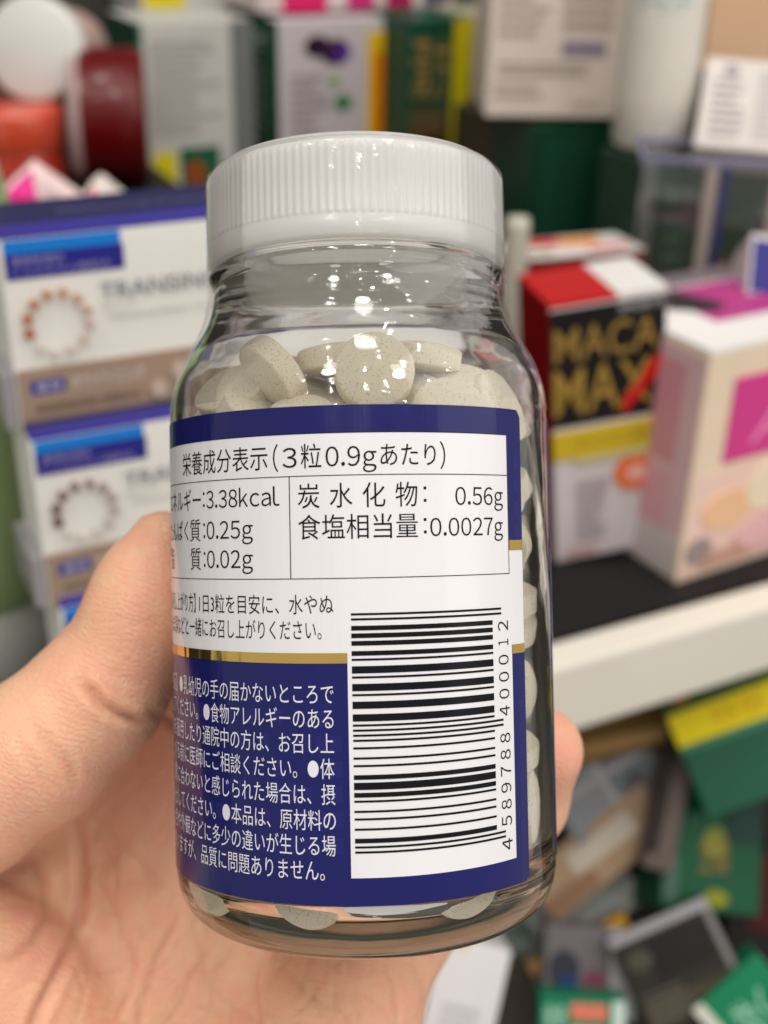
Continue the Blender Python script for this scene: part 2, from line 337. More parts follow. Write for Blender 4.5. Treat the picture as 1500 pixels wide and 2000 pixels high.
carton('carton', 'peach coloured carton in the top right corner', 'carton', tl=(1400, -80), depth=.52, xr=1600, yb=140, yaw=-15, d=.04, col=(214, 176, 142))
slab('carton', 'white carton with pale grey print leaning above the clear case', 'carton', (1462, 205), (185, 190), .455, -9, -12, -8, .02, (212, 204, 198), [('fine_print', 'F', 'lines', (150, 142, 146), .12, .1, .5, .78, 7), ('grey_mark', 'F', 'disc', (150, 142, 150), .28, .86, .08, .07), ('fine_print', 'F', 'lines', (185, 178, 178), .58, .1, .95, .9, 9), ('red_mark', 'F', 'rect', (215, 90, 70), .9, .1, 1, .32)])
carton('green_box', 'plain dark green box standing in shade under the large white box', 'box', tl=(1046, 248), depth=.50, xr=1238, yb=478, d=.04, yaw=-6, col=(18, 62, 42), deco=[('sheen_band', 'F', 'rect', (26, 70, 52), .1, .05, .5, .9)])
carton('carton', 'narrow brown grey carton in shade between the cap and the green box', 'carton', tl=(985, 240), depth=.53, xr=1048, yb=500, d=.05, yaw=-4, col=(70, 60, 48))
lathe_thing('balm_tube', 'slender cream tube standing behind the right side of the cap', 'tube', Matrix.Translation(W(992, 700, .46)),
            [('body', [(.001, 0), (.0042, 0), (.0045, .002), (.0045, .050), (.0040, .053), (.001, .0535)], mat('cream_plastic', (.52, .49, .41), rough=.4))])
# clear display case with lilac edges
case = empty('display_case', Matrix.Translation(W(1345, 590, .46)) @ yawM(-34) @ Matrix.Scale(1.06, 4)); tag(case, 'clear plastic case with lilac edges holding a dark green carton at the right', 'case')
lil = mat('lilac_edge', (.20, .19, .32), rough=.25, coat=.5); crm = mat('cream_edge', (.34, .29, .25), rough=.3)
pane = bpy.data.materials.new('clear_plastic'); pane.use_nodes = True; nt = pane.node_tree; nt.nodes.remove(nt.nodes['Principled BSDF'])
t_ = nt.nodes.new('ShaderNodeBsdfTransparent'); g_ = nt.nodes.new('ShaderNodeBsdfGlossy'); g_.inputs['Roughness'].default_value = .06; x_ = nt.nodes.new('ShaderNodeMixShader'); x_.inputs[0].default_value = .05
nt.links.new(t_.outputs[0], x_.inputs[1]); nt.links.new(g_.outputs[0], x_.inputs[2]); nt.links.new(x_.outputs[0], nt.nodes['Material Output'].inputs['Surface'])
cw, ch, cdp, e = .062, .050, .03, .0016
for x0, x1, y0, y1, z0, z1, mm_ in ((-.022, cw, 0, e, ch - .002, ch, lil), (-.022, cw, cdp, cdp + e, ch - e, ch, lil), (-.022, cw, 0, e, 0, e, lil), (0, .0038, -.0004, e, e, ch - .0028, crm), (.0045, .0075, 0, e, e, ch - .0028, mat('navy_edge', (.03, .03, .12), rough=.3)),
                                 (.022, .027, -.0004, e, e, ch - .0028, crm), (-.022, -.022 + e, 0, cdp, ch - e * 2, ch - e, lil), (cw - e, cw, 0, cdp, 0, ch, lil)):
    link('edge_bar', box_mesh(x0, x1, y0, y1, z0, z1), mm_, case)
link('pane', box_mesh(-.0215, cw - .0004, .0003, .0008, .0018, ch - .003), pane, case)
link('pane', box_mesh(-.0215, cw - .0004, .002, cdp - .001, ch - .0042, ch - .0036), pane, case)
gb = make_carton('green_box', 'muted green carton with a painted orange reflection seen through the clear case', 'box', case.matrix_world @ Matrix.Translation((-.024, .034, -.005)), .085, .052, .02, (52, 70, 56), [('orange_foot', 'F', 'rect', (150, 92, 40), .4, .02, .8, .2)])  # orange reflection painted low on the carton front
slab('carton', 'carton with a deep blue panel and white border at the right edge below the case', 'carton', (1500, 520), (75, 130), .41, -8, 0, -10, .02, (205, 198, 200), [('blue_panel', 'F', 'rect', (34, 26, 118), .08, .06, .98, .9)])

link_c = make_carton('green_box', 'muted dark green carton under the white bottle with teal writing', 'box', Matrix.Translation((.296, .376, ZS)), .14, 1.249 - ZS, .0275, (40, 62, 50), [('pale_edge', 'F', 'rect', (96, 98, 96), .0, .0, .05, 1), ('fine_print', 'F', 'lines', (70, 92, 78), .1, .3, .5, .9, 8)])
# --- middle right: the boxes standing on the black shelf
mb = on(ZS, 1085, 1100)
o, B, w, h = carton('supplement_box', 'red and black box with large gold capitals and white lower half', 'box', bl=(1085, 1100), z=ZS, xr=1290, yt=598, yaw=-14, roll=-6.5, d=.030, col=(205, 196, 198), deco=[
    ('red_side', 'L', 'rect', (150, 14, 18), .0, .50, 1, 1), ('red_side_lower', 'L', 'rect', (120, 40, 45), .0, .0, 1, .5), ('black_field', 'F', 'rect', (16, 12, 12), .0, .555, .99, .99), ('lettering', 'F', 'text', (146, 116, 54), 'MACA', .03, .80, .93, .925), ('lettering', 'F', 'text', (156, 124, 52), 'MAX', .02, .60, .88, .775),
    ('red_slash', 'F', 'rect', (196, 20, 20), .62, .565, .82, .63, .09), ('red_slash', 'F', 'rect', (196, 20, 20), .80, .655, .99, .73, .07), ('lettering', 'F', 'text', (190, 188, 188), 'SPORTS', .58, .955, .97, .98), ('gold_band', 'F', 'rect', (196, 168, 30), .0, .43, .99, .535), ('lettering', 'F', 'text', (140, 118, 40), 'マカ エキス 配合', .18, .46, .9, .51),
    ('pale_band', 'F', 'rect', (186, 176, 130), .2, .40, .99, .43), ('orange_seal', 'F', 'disc', (222, 110, 60), .74, .33, .2, .07), ('seal_print', 'F', 'disc', (225, 170, 160), .74, .33, .09, .03), ('fine_print', 'F', 'lines', (160, 152, 158), .2, .08, .5, .34, 9), ('fine_print', 'F', 'lines', (205, 130, 130), .1, .02, .5, .06, 2),
    ('red_top', 'T', 'rect', (185, 20, 22), .0, .0, .58, 1), ('white_top', 'T', 'rect', (226, 222, 220), .58, .0, 1, 1)])
zt = B.z + h
print('maca', w, h, B, B.z + h)
o, B2, w2, h2 = carton('collagen_box', 'pink and cream box with a magenta square standing at the shelf edge', 'box', bl=(1320, 1142), z=ZS, w=.09, yt=694, yaw=4, d=.062, col=(226, 206, 180), deco=[
    ('pink_wash', 'F', 'rect', (230, 196, 184), .02, .02, .98, .48), ('pink_side', 'L', 'rect', (205, 172, 176), .02, .02, .98, .98), ('side_print', 'L', 'rect', (200, 140, 150), .30, .50, .86, .92), ('side_print', 'L', 'rect', (208, 158, 165), .3, .2, .86, .46), ('pale_foot', 'L', 'rect', (196, 186, 184), .02, .02, .98, .2),
    ('magenta_square', 'F', 'rect', (205, 60, 135), .13, .52, .62, .88), ('lettering', 'F', 'text', (232, 130, 180), 'A', .24, .58, .44, .72), ('orange_petal', 'F', 'disc', (230, 186, 146), .2, .30, .13, .09), ('cream_petal', 'F', 'disc', (230, 212, 186), .42, .36, .15, .12), ('pink_petal', 'F', 'disc', (226, 176, 178), .45, .15, .2, .09), ('grey_print', 'F', 'disc', (150, 134, 132), .08, .14, .06, .06), ('fine_print', 'F', 'lines', (190, 140, 110), .1, .04, .4, .12, 3), ('pink_mark', 'F', 'disc', (225, 120, 160), .42, .97, .1, .02),
    ('white_rim', 'T', 'rect', (232, 228, 226), .0, .0, 1, 1), ('magenta_top', 'T', 'rect', (180, 60, 130), .22, .3, 1, .8), ('grey_top', 'T', 'rect', (120, 110, 114), .0, .82, 1, 1)])
print('pink', w2, h2, [proj(Vector(bpy.data.objects['collagen_box'].matrix_world @ Vector((0, .048, q)))) for q in (0, h2)])
carton('carton', 'white topped carton with red and orange flaps behind the red and black box', 'carton', tl=(1000, 512), depth=.445, w=.056, h=zt - ZS - .003, yaw=-6, d=.024, col=(120, 30, 30), deco=[('white_top', 'T', 'rect', (222, 220, 216), 0, 0, 1, 1), ('green_strip', 'T', 'rect', (120, 140, 118), 0, .2, .36, .36), ('red_flap', 'T', 'rect', (200, 50, 40), .18, .62, .5, .95), ('orange_flap', 'T', 'rect', (222, 150, 60), .5, .5, .8, .9), ('red_strip', 'T', 'rect', (205, 90, 90), .62, .2, .9, .3), ('pink_field', 'T', 'rect', (226, 180, 178), .3, .36, .98, .5)])
slab('pouch', 'dark grey pouch lying between the white topped carton and the pink box', 'pouch', (1405, 600), (200, 62), .395, -14, 0, -55, .006, (50, 42, 46))

# --- the lower bin at the right
def heap(): pass
slab('carton', 'dark green carton with a bright yellow stripe tilted under the shelf edge', 'carton', (1455, 1415), (270, 290), .43, 22, -8, -12, .03, (28, 84, 62), [('yellow_stripe', 'F', 'rect', (236, 214, 15), 0, .50, 1, .72), ('orange_print', 'F', 'text', (214, 160, 20), '特価', .3, .54, .7, .68), ('green_print', 'F', 'rect', (62, 90, 30), 0, .74, 1, .98), ('orange_mark', 'F', 'disc', (190, 110, 20), .14, .84, .07, .07), ('orange_mark', 'F', 'disc', (150, 110, 20), .6, .86, .1, .05), ('pale_line', 'F', 'rect', (60, 125, 95), 0, .45, 1, .495)])
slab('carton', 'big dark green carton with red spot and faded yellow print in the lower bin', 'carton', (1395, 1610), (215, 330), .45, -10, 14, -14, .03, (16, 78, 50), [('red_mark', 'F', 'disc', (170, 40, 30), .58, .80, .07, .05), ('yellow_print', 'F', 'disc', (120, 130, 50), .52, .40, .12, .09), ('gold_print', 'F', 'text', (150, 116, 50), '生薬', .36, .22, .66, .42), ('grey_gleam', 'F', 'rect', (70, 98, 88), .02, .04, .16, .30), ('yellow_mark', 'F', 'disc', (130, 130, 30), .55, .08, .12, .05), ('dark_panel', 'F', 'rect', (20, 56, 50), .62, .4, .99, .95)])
slab('carton', 'grey brown carton edge standing between the wrapped packs and the green carton', 'carton', (1315, 1550), (58, 300), .44, -14, 0, -8, .03, (98, 86, 80), [('dark_gap', 'F', 'rect', (40, 32, 28), .0, .1, .36, .9)])  # darker strip along the left of the face
slab('cardboard_tray', 'brown cardboard tray rim just below the shelf edge', 'tray', (1195, 1425), (260, 90), .45, 13, 0, -25, .02, (128, 96, 52), [('tray_rim', 'F', 'rect', (176, 142, 92), .0, .05, 1, .35)])
pl = [('pale_window', 'F', 'rect', (134, 138, 142), .04, .08, .46, .9), ('pale_window', 'F', 'rect', (112, 120, 126), .52, .08, .96, .9), ('white_cross', 'F', 'rect', (168, 168, 168), .46, .0, .52, 1), ('white_cross', 'F', 'rect', (160, 160, 162), .0, .46, 1, .54), ('grey_spot', 'F', 'disc', (88, 96, 100), .25, .7, .1, .12), ('grey_spot', 'F', 'disc', (84, 84, 90), .72, .26, .1, .12)]
slab('blister_pack', 'grey blister pack with pale cross lines tilted under the cardboard tray', 'blister pack', (1175, 1515), (230, 190), .455, 32, 0, -14, .012, (104, 108, 112), pl)
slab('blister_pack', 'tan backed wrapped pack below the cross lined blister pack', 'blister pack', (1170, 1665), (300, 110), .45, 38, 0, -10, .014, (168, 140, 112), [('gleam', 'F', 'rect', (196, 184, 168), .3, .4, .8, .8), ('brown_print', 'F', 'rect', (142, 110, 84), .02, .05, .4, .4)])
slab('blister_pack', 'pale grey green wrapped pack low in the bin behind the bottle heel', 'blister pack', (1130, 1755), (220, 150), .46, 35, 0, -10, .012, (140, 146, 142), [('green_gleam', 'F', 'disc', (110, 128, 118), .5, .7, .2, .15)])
slab('carton', 'brown wooden look carton edge running down to the left in the bin', 'carton', (1130, 1848), (215, 34), .44, 27, 0, -10, .012, (170, 130, 82), [('gold_end', 'F', 'rect', (190, 140, 30), .8, .0, 1, 1)])
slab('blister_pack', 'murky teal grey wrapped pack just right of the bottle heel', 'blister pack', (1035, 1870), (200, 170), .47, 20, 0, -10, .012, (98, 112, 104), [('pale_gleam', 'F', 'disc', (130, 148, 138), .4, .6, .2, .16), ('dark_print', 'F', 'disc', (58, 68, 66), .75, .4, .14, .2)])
slab('picture_pack', 'white edged pack with dark blue and wine coloured picture at the bottom', 'pack', (1152, 1900), (180, 170), .43, -3, 0, -10, .014, (110, 106, 108), [('white_edge', 'F', 'rect', (198, 194, 200), .72, .0, .99, 1), ('dark_print', 'F', 'disc', (52, 52, 62), .22, .52, .17, .22), ('blue_print', 'F', 'disc', (40, 58, 110), .26, .38, .12, .09), ('wine_print', 'F', 'disc', (120, 62, 82), .55, .34, .14, .2), ('pale_foot', 'F', 'rect', (180, 184, 200), .1, .12, .5, .22)])
slab('carton', 'bright green and white carton with a pink red word at the bottom edge', 'carton', (1138, 1992), (170, 84), .41, -3, 0, -8, .016, (22, 120, 84), [('red_print', 'F', 'rect', (214, 120, 100), .36, .5, .78, .86), ('white_print', 'F', 'text', (180, 220, 200), '健康', .05, .3, .3, .8), ('white_print', 'F', 'rect', (170, 210, 192), .36, .1, .7, .32), ('white_side', 'F', 'rect', (196, 214, 206), .84, .05, .98, .95)])
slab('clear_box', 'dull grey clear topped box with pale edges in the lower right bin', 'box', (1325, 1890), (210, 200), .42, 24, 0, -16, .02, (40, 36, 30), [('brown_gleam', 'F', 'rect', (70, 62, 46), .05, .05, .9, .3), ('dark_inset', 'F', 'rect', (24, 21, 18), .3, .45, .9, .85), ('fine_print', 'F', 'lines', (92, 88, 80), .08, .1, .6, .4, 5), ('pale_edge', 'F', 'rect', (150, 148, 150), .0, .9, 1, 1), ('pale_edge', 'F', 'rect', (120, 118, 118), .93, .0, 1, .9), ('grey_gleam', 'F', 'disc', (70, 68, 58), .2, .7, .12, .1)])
slab('carton', 'emerald green and white carton tilted steeply in the bottom right corner', 'carton', (1475, 1985), (170, 170), .41, 42, 0, -10, .018, (22, 122, 84), [('white_side', 'F', 'rect', (208, 208, 196), .0, .0, .14, 1), ('white_print', 'F', 'text', (170, 220, 196), '効く', .3, .3, .75, .75), ('white_foot', 'F', 'rect', (214, 214, 206), .0, .0, 1, .16)])
slab('carton', 'white carton with rounded yellow top corner beside the palm', 'carton', (905, 1962), (140, 240), .37, -14, 0, -8, .03, (214, 210, 210), [('yellow_corner', 'F', 'rect', (214, 190, 90), .12, .93, .4, 1), ('grey_print', 'F', 'lines', (186, 182, 184), .2, .1, .8, .5, 5)])
slab('carton', 'dark brown grey pack standing between the white carton and the picture pack', 'carton', (1010, 1960), (130, 170), .46, -4, 0, -10, .02, (74, 66, 56))
slab('carton', 'black shaded pack at the right edge over the emerald carton', 'carton', (1490, 1790), (140, 260), .47, -6, 0, -10, .03, (26, 18, 16), [('red_edge', 'F', 'rect', (70, 12, 14), .3, .4, .98, .95)])

# ------------------------------------------------------------------ the bottle: its own frame, z up its axis, -y towards the camera
mm = .001
foot = ray(705.5, 1060); foot = _n(foot) * .150; nf = _n(foot)
ax = np.array([-.0185, 1, 0.]); ax = _n(ax - nf * (ax @ nf)); bx = _n(np.cross(nf, ax))
BC = np.array([bx, nf, ax]).T                 # bottle axes in camera axes
Rb = RW @ BC
BM = Matrix(Rb.tolist()).to_4x4(); BM.translation = Vector(c2w(foot))
bottle = empty('pill_bottle', BM @ Matrix.Translation((0, 0, -44.4 * mm)))
tag(bottle, 'clear glass pill bottle with white ribbed cap and navy label held in the hand', 'bottle')
BOFF = Matrix.Translation((0, 0, 44.4 * mm))
def bpart(name, me, m, parent=None, smooth=False):
    o = link(name, me, m, None, smooth)
    if parent is None: o.parent = bottle; o.matrix_parent_inverse = BOFF
    else: o.parent = parent
    return o

# glass ------------------------------------------------------------------------------
gm = bpy.data.materials.new('clear_glass'); gm.use_nodes = True; nt = gm.node_tree; p = nt.nodes['Principled BSDF']
p.inputs['Base Color'].default_value = (1, 1, 1, 1); p.inputs['Roughness'].default_value = 0.0
p.inputs['IOR'].default_value = 1.5; p.inputs['Transmission Weight'].default_value = 1
va = nt.nodes.new('ShaderNodeVolumeAbsorption'); va.inputs['Color'].default_value = (.72, .80, .50, 1); va.inputs['Density'].default_value = 10
nt.links.new(va.outputs[0], nt.nodes['Material Output'].inputs['Volume'])
tc = nt.nodes.new('ShaderNodeTexCoord'); no = nt.nodes.new('ShaderNodeTexNoise'); no.inputs['Scale'].default_value = 110
bp = nt.nodes.new('ShaderNodeBump'); bp.inputs['Strength'].default_value = .25; bp.inputs['Distance'].default_value = .0004
nt.links.new(tc.outputs['Object'], no.inputs['Vector']); nt.links.new(no.outputs['Fac'], bp.inputs['Height']); nt.links.new(bp.outputs[0], p.inputs['Normal'])
def smooth_profile(pts, n=5):
    """Catmull-Rom through the points"""
    P = [pts[0]] + list(pts) + [pts[-1]]; out = []
    for i in range(1, len(P) - 2):
        p0, p1, p2, p3 = [np.array(q, float) for q in P[i - 1:i + 3]]
        for k in range(n):
            t = k / n
            out.append(.5 * ((2 * p1) + (-p0 + p2) * t + (2 * p0 - 5 * p1 + 4 * p2 - p3) * t * t + (-p0 + 3 * p1 - 3 * p2 + p3) * t ** 3))
    out.append(np.array(pts[-1], float)); return out
outer = [(.02, -43.0), (8, -43.1), (13.5, -43.4), (15.6, -44.1), (17.2, -44.4), (19.0, -44.05), (20.8, -42.9), (22.1, -41.0), (22.68, -38.6), (22.75, -36),
         (22.75, -20), (22.75, 0), (22.75, 12), (22.72, 15), (22.35, 18), (21.3, 21), (19.75, 23.6), (18.35, 26), (17.55, 28.3), (17.35, 30.2), (17.7, 31.2), (18.0, 31.9), (17.5, 32.8), (16.6, 33.4), (16.3, 36), (16.3, 43.2)]
inner = [(14.7, 43.2), (14.7, 33), (15.0, 30), (15.9, 27.6), (17.6, 24.6), (19.4, 22.0), (20.7, 19.3), (21.3, 16), (21.45, 12), (21.45, 0), (21.45, -30),
         (21.3, -35), (20.5, -37.8), (18.4, -39.5), (15, -40.1), (8, -39.6), (.02, -39.3)]
prof = [tuple(q * mm) for q in smooth_profile(outer, 4)] + [tuple(q * mm) for q in smooth_profile(inner, 4)]
vs, fs = lathe(prof, 128)
me = mesh(vs, fs); bm = bmesh.new(); bm.from_mesh(me); bmesh.ops.remove_doubles(bm, verts=bm.verts, dist=1e-6)
# close the two tiny axis holes
bnd = [e for e in bm.edges if e.is_boundary]; bmesh.ops.holes_fill(bm, edges=bnd, sides=200)
bmesh.ops.recalc_face_normals(bm, faces=bm.faces); bm.to_mesh(me); bm.free()
glass = bpart('glass_jar', me, gm, smooth=True)
# cap --------------------------------------------------------------------------------
capm = bpy.data.materials.new('white_plastic'); capm.use_nodes = True; nt = capm.node_tree; p = nt.nodes['Principled BSDF']
p.inputs['Base Color'].default_value = (.80, .795, .78, 1); p.inputs['Roughness'].default_value = .28
p.inputs['Subsurface Weight'].default_value = .25; p.inputs['Subsurface Radius'].default_value = (1, 1, 1); p.inputs['Subsurface Scale'].default_value = .0012
p.inputs['Coat Weight'].default_value = .35; p.inputs['Coat Roughness'].default_value = .08
tl_ = nt.nodes.new('ShaderNodeBsdfTranslucent'); tl_.inputs['Color'].default_value = (.93, .92, .90, 1)
ms_ = nt.nodes.new('ShaderNodeMixShader'); ms_.inputs[0].default_value = .5
nt.links.new(p.outputs[0], ms_.inputs[1]); nt.links.new(tl_.outputs[0], ms_.inputs[2]); nt.links.new(ms_.outputs[0], nt.nodes['Material Output'].inputs['Surface'])
capprof = [(16.6, 33.3), (17.75, 33.3), (18.02, 33.6), (18.02, 35.55), (17.9, 35.75), ('rib', 35.9), ('rib', 36.3), ('rib', 39.5), ('rib', 42.9), ('rib', 43.4), (17.85, 43.75),
           (17.6, 44.2), (17.2, 44.65), (16.5, 45.1), (15.6, 45.4), (14.5, 45.55), (13.0, 45.6), (12.6, 45.45), (6, 45.45), (.02, 45.45)]
NR = 120; vs, fs = [], []; SEG = NR * 4; m = len(capprof)
for i in range(SEG):
    a = 2 * math.pi * i / SEG
    k = i % 4
    for j, (r, z) in enumerate(capprof):
        if r == 'rib':
            d = (0, .2, .27, .2)[k] if 36 < z < 43.2 else (0, .1, .12, .1)[k]
            r = 18.05 - d
        vs.append((r * mm * math.sin(a), -r * mm * math.cos(a), z * mm))
for i in range(SEG):
    j = (i + 1) % SEG
    for k in range(m - 1): fs.append((i * m + k, j * m + k, j * m + k + 1, i * m + k + 1))
cap = bpart('cap', mesh(vs, fs), capm, smooth=True)
vs, fs = lathe([(16.6 * mm, 33.3 * mm), (16.75 * mm, 36 * mm), (16.75 * mm, 43.1 * mm), (0.1 * mm, 43.3 * mm)], 96)
lin_m = capm.copy(); lin_m.name = 'liner_plastic'; COLn = lin_m.node_tree.nodes['Principled BSDF']; COLn.inputs['Base Color'].default_value = (.88, .875, .85, 1); COLn.inputs['Subsurface Weight'].default_value = 0
bpart('cap_liner', mesh(vs, fs), lin_m, cap, smooth=True)

# shrink film round cap and shoulder ---------------------------------------------------
fm = bpy.data.materials.new('shrink_film'); fm.use_nodes = True; nt = fm.node_tree; nt.nodes.remove(nt.nodes['Principled BSDF'])
tr = nt.nodes.new('ShaderNodeBsdfTransparent'); gl = nt.nodes.new('ShaderNodeBsdfGlossy'); gl.inputs['Roughness'].default_value = .07
mx = nt.nodes.new('ShaderNodeMixShader'); lw = nt.nodes.new('ShaderNodeLayerWeight'); lw.inputs['Blend'].default_value = .22
mr = nt.nodes.new('ShaderNodeMapRange'); mr.inputs['To Min'].default_value = .015; mr.inputs['To Max'].default_value = .30
tc = nt.nodes.new('ShaderNodeTexCoord'); mp = nt.nodes.new('ShaderNodeMapping'); mp.inputs['Scale'].default_value = (1, 1, 1.3)
n1 = nt.nodes.new('ShaderNodeTexNoise'); n1.inputs['Scale'].default_value = 130; n1.inputs['Detail'].default_value = 3; n1.inputs['Distortion'].default_value = 1.2
bp = nt.nodes.new('ShaderNodeBump'); bp.inputs['Strength'].default_value = .14; bp.inputs['Distance'].default_value = .0010
nt.links.new(tc.outputs['Object'], mp.inputs[0]); nt.links.new(mp.outputs[0], n1.inputs['Vector']); nt.links.new(n1.outputs['Fac'], bp.inputs['Height'])
nt.links.new(bp.outputs[0], gl.inputs['Normal']); nt.links.new(lw.outputs['Fresnel'], mr.inputs['Value']); nt.links.new(mr.outputs[0], mx.inputs[0])
nt.links.new(tr.outputs[0], mx.inputs[1]); nt.links.new(gl.outputs[0], mx.inputs[2]); nt.links.new(mx.outputs[0], nt.nodes['Material Output'].inputs['Surface'])
fp = [(17.6, 44.45), (18.0, 43.95), (18.16, 43.4), (18.2, 40), (18.2, 36), (18.22, 33.6), (18.25, 32.2), (18.25, 30.6), (18.3, 28.6), (18.75, 26.6), (19.9, 24), (21.45, 21.3), (22.45, 18.3), (22.86, 15.6)]
fpr = smooth_profile(fp, 12); vs, fs = lathe([tuple(q * mm) for q in fpr], 400)
rng = np.random.RandomState(5)
folds = []                                     # crumples: short ridges running across the neck of the film
for _ in range(24):
    a0 = rng.uniform(-1.9, 1.9); z0 = rng.uniform(24.5, 31.8); ang = rng.uniform(-.6, .6) + (0 if rng.rand() < .7 else 1.2); L = rng.uniform(1.2, 4.5)
    folds.append((a0, z0, ang, L, rng.uniform(.04, .13), rng.uniform(.11, .3)))
out = []
for v in vs:
    a = math.atan2(v[0], -v[1]); z = v[2] / mm; r = math.hypot(v[0], v[1]) / mm; d = 0
    if 20.5 < z < 33.2:
        for a0, z0, ang, L, h, wdt in folds:
            du = (a - a0) * 18.5; dz = z - z0
            t = du * math.cos(ang) + dz * math.sin(ang); q = -du * math.sin(ang) + dz * math.cos(ang) + .12 * t * t / L
            if abs(t) < L and abs(q) < 2.2: d += h * math.exp(-(q / wdt) ** 2 / 2) * (1 - (t / L) ** 2)
    r += min(d, .5); out.append((r * mm * math.sin(a), -r * mm * math.cos(a), v[2]))
film = bpart('shrink_film', mesh(out, fs), fm, smooth=True)

# label ------------------------------------------------------------------------------
RL = 22.85
def cyl(u, v, r): a = u / RL; return (r * mm * math.sin(a), -r * mm * math.cos(a), v * mm)
def patch(u0, u1, v0, v1, r, rc=0.0):
    n = max(1, int(math.ceil((u1 - u0) / .6))); vs, fs = [], []
    for i in range(n + 1):
        u = u0 + (u1 - u0) * i / n
        c = 0
        if rc:
            e = min(u - u0, u1 - u)
            if e < rc: c = rc - math.sqrt(max(0, rc * rc - (rc - e) ** 2))
        vs += [cyl(u, v0 + c, r), cyl(u, v1 - c, r)]
    for i in range(n): fs.append((2 * i, 2 * i + 2, 2 * i + 3, 2 * i + 1))
    return vs, fs
def join(lst):
    V, Fc = [], []
    for v, f in lst:
        k = len(V); V += list(v); Fc += [tuple(i + k for i in q) for q in f]
    return mesh(V, Fc)
def label_mat(name, color, rough=.22, metal=0., streak=.26, coat=.25, spec=.4):
    m = bpy.data.materials.new(name); m.use_nodes = True; nt = m.node_tree; p = nt.nodes['Principled BSDF']
    p.inputs['Base Color'].default_value = (*color, 1); p.inputs['Roughness'].default_value = rough; p.inputs['Metallic'].default_value = metal
    p.inputs['Coat Weight'].default_value = coat; p.inputs['Coat Roughness'].default_value = .06; p.inputs['Specular IOR Level'].default_value = spec
    tc = nt.nodes.new('ShaderNodeTexCoord'); mp = nt.nodes.new('ShaderNodeMapping'); mp.inputs['Scale'].default_value = (1, 1, .12)
    no = nt.nodes.new('ShaderNodeTexNoise'); no.inputs['Scale'].default_value = 260; no.inputs['Detail'].default_value = 2
    bp = nt.nodes.new('ShaderNodeBump'); bp.inputs['Strength'].default_value = streak; bp.inputs['Distance'].default_value = .0006
    nt.links.new(tc.outputs['Object'], mp.inputs[0]); nt.links.new(mp.outputs[0], no.inputs['Vector']); nt.links.new(no.outputs['Fac'], bp.inputs['Height'])
    nt.links.new(bp.outputs[0], p.inputs['Normal']); nt.links.new(bp.outputs[0], p.inputs['Coat Normal'])
    return m
navy = label_mat('label_navy', (.0065, .008, .102), coat=.22, spec=.25); white = label_mat('label_white', (.72, .71, .73)); 
gold = label_mat('label_gold', (.80, .56, .16), rough=.16, metal=1., streak=1.2, coat=.0); ink = label_mat('label_ink', (.006, .006, .009), coat=.0, spec=.15)
pale = label_mat('label_pale_ink', (.70, .70, .76)); faint = label_mat('label_pattern', (.014, .013, .125), coat=.10, spec=.25)
# the label wraps round the jar and stops short of itself on the right of the barcode
U0, U1, V0, V1 = -112.5, 20.4, -37.35, 14.35
vs, fs = patch(U0, U1, V0, V1, RL, .8)
n0 = len(vs); vin = [(x * (RL - .16) / RL, y * (RL - .16) / RL, z) for x, y, z in vs]
fin = [tuple(reversed([i + n0 for i in q])) for q in fs]
rim = [(2 * i, 2 * i + n0, 2 * i + 2 + n0, 2 * i + 2) for i in range(n0 // 2 - 1)] + [(2 * i + 1, 2 * i + 3, 2 * i + 3 + n0, 2 * i + 1 + n0) for i in range(n0 // 2 - 1)] + [(0, 1, 1 + n0, n0), (n0 - 2, n0 - 2 + n0, n0 - 1 + n0, n0 - 1)]
lme = mesh(vs + vin, fs + fin + rim); label = bpart('label', lme, navy)
lme.materials.append(mat('label_back', (.56, .53, .45), rough=.6))
for q in lme.polygons:
    if len(fs) <= q.index < 2 * len(fs): q.material_index = 1
R1 = RL + .012; R2 = RL + .05; R3 = RL + .055
bpart('white_band', join([patch(U0 + .05, U1 - .05, -11.4, -1.1, R1), patch(-31, 17.85, -1.1, 11.5, R1), patch(-1.65, 18.0, -34.45, -11.4, R1)]), white, label)
bpart('gold_line', join([patch(U0 + .05, -31.02, -1.12, -.02, R2), patch(17.87, U1 - .05, -1.12, -.02, R2), patch(U0 + .05, -1.66, -12.42, -11.35, R2), patch(18.02, U1 - .05, -12.38, -11.4, R2)]), gold, label)
lw_ = .085
bpart('table_rule', join([patch(-31, 17.8, 11.42, 11.5, R2), patch(-31, 17.8, 7.0, 7.0 + lw_, R2), patch(-31, 17.8, -3.68, -3.68 + lw_, R2),
                          patch(-7.57, -7.57 + lw_ * 1.15, -3.62, 7.02, R2), patch(17.72, 17.8, -3.62, 11.44, R2)]), ink, label)
# EAN bars lie across, the code runs up the label
Lc = '0001101 0011001 0010011 0111101 0100011 0110001 0101111 0111011 0110111 0001011'.split()
Gc = [''.join('1' if c == '0' else '0' for c in x)[::-1] for x in Lc]; Rc = [''.join('1' if c == '0' else '0' for c in x) for x in Lc]
par = ['LLLLLL', 'LLGLGG', 'LLGGLG', 'LLGGGL', 'LGLLGG', 'LGGLLG', 'LGGGLL', 'LGLGLG', 'LGLGGL', 'LGGLGL']
code = '4589788400012'; bits = '101'
for c, q in zip(code[1:7], par[int(code[0])]): bits += (Lc if q == 'L' else Gc)[int(c)]
bits += '01010'
for c in code[7:]: bits += Rc[int(c)]
bits += '101'
b0, b1 = -31.95, -7.25; mw = (b1 - b0) / len(bits); bars = []; i = 0
while i < len(bits):
    if bits[i] == '1':
        j = i
        while j < len(bits) and bits[j] == '1': j += 1
        guard = i < 3 or i >= 92 or 45 <= i < 50
        bars.append(patch(-1.2, 16.3 if guard else 14.95, b0 + i * mw + .015, b0 + j * mw - .015, R2)); i = j
    else: i += 1
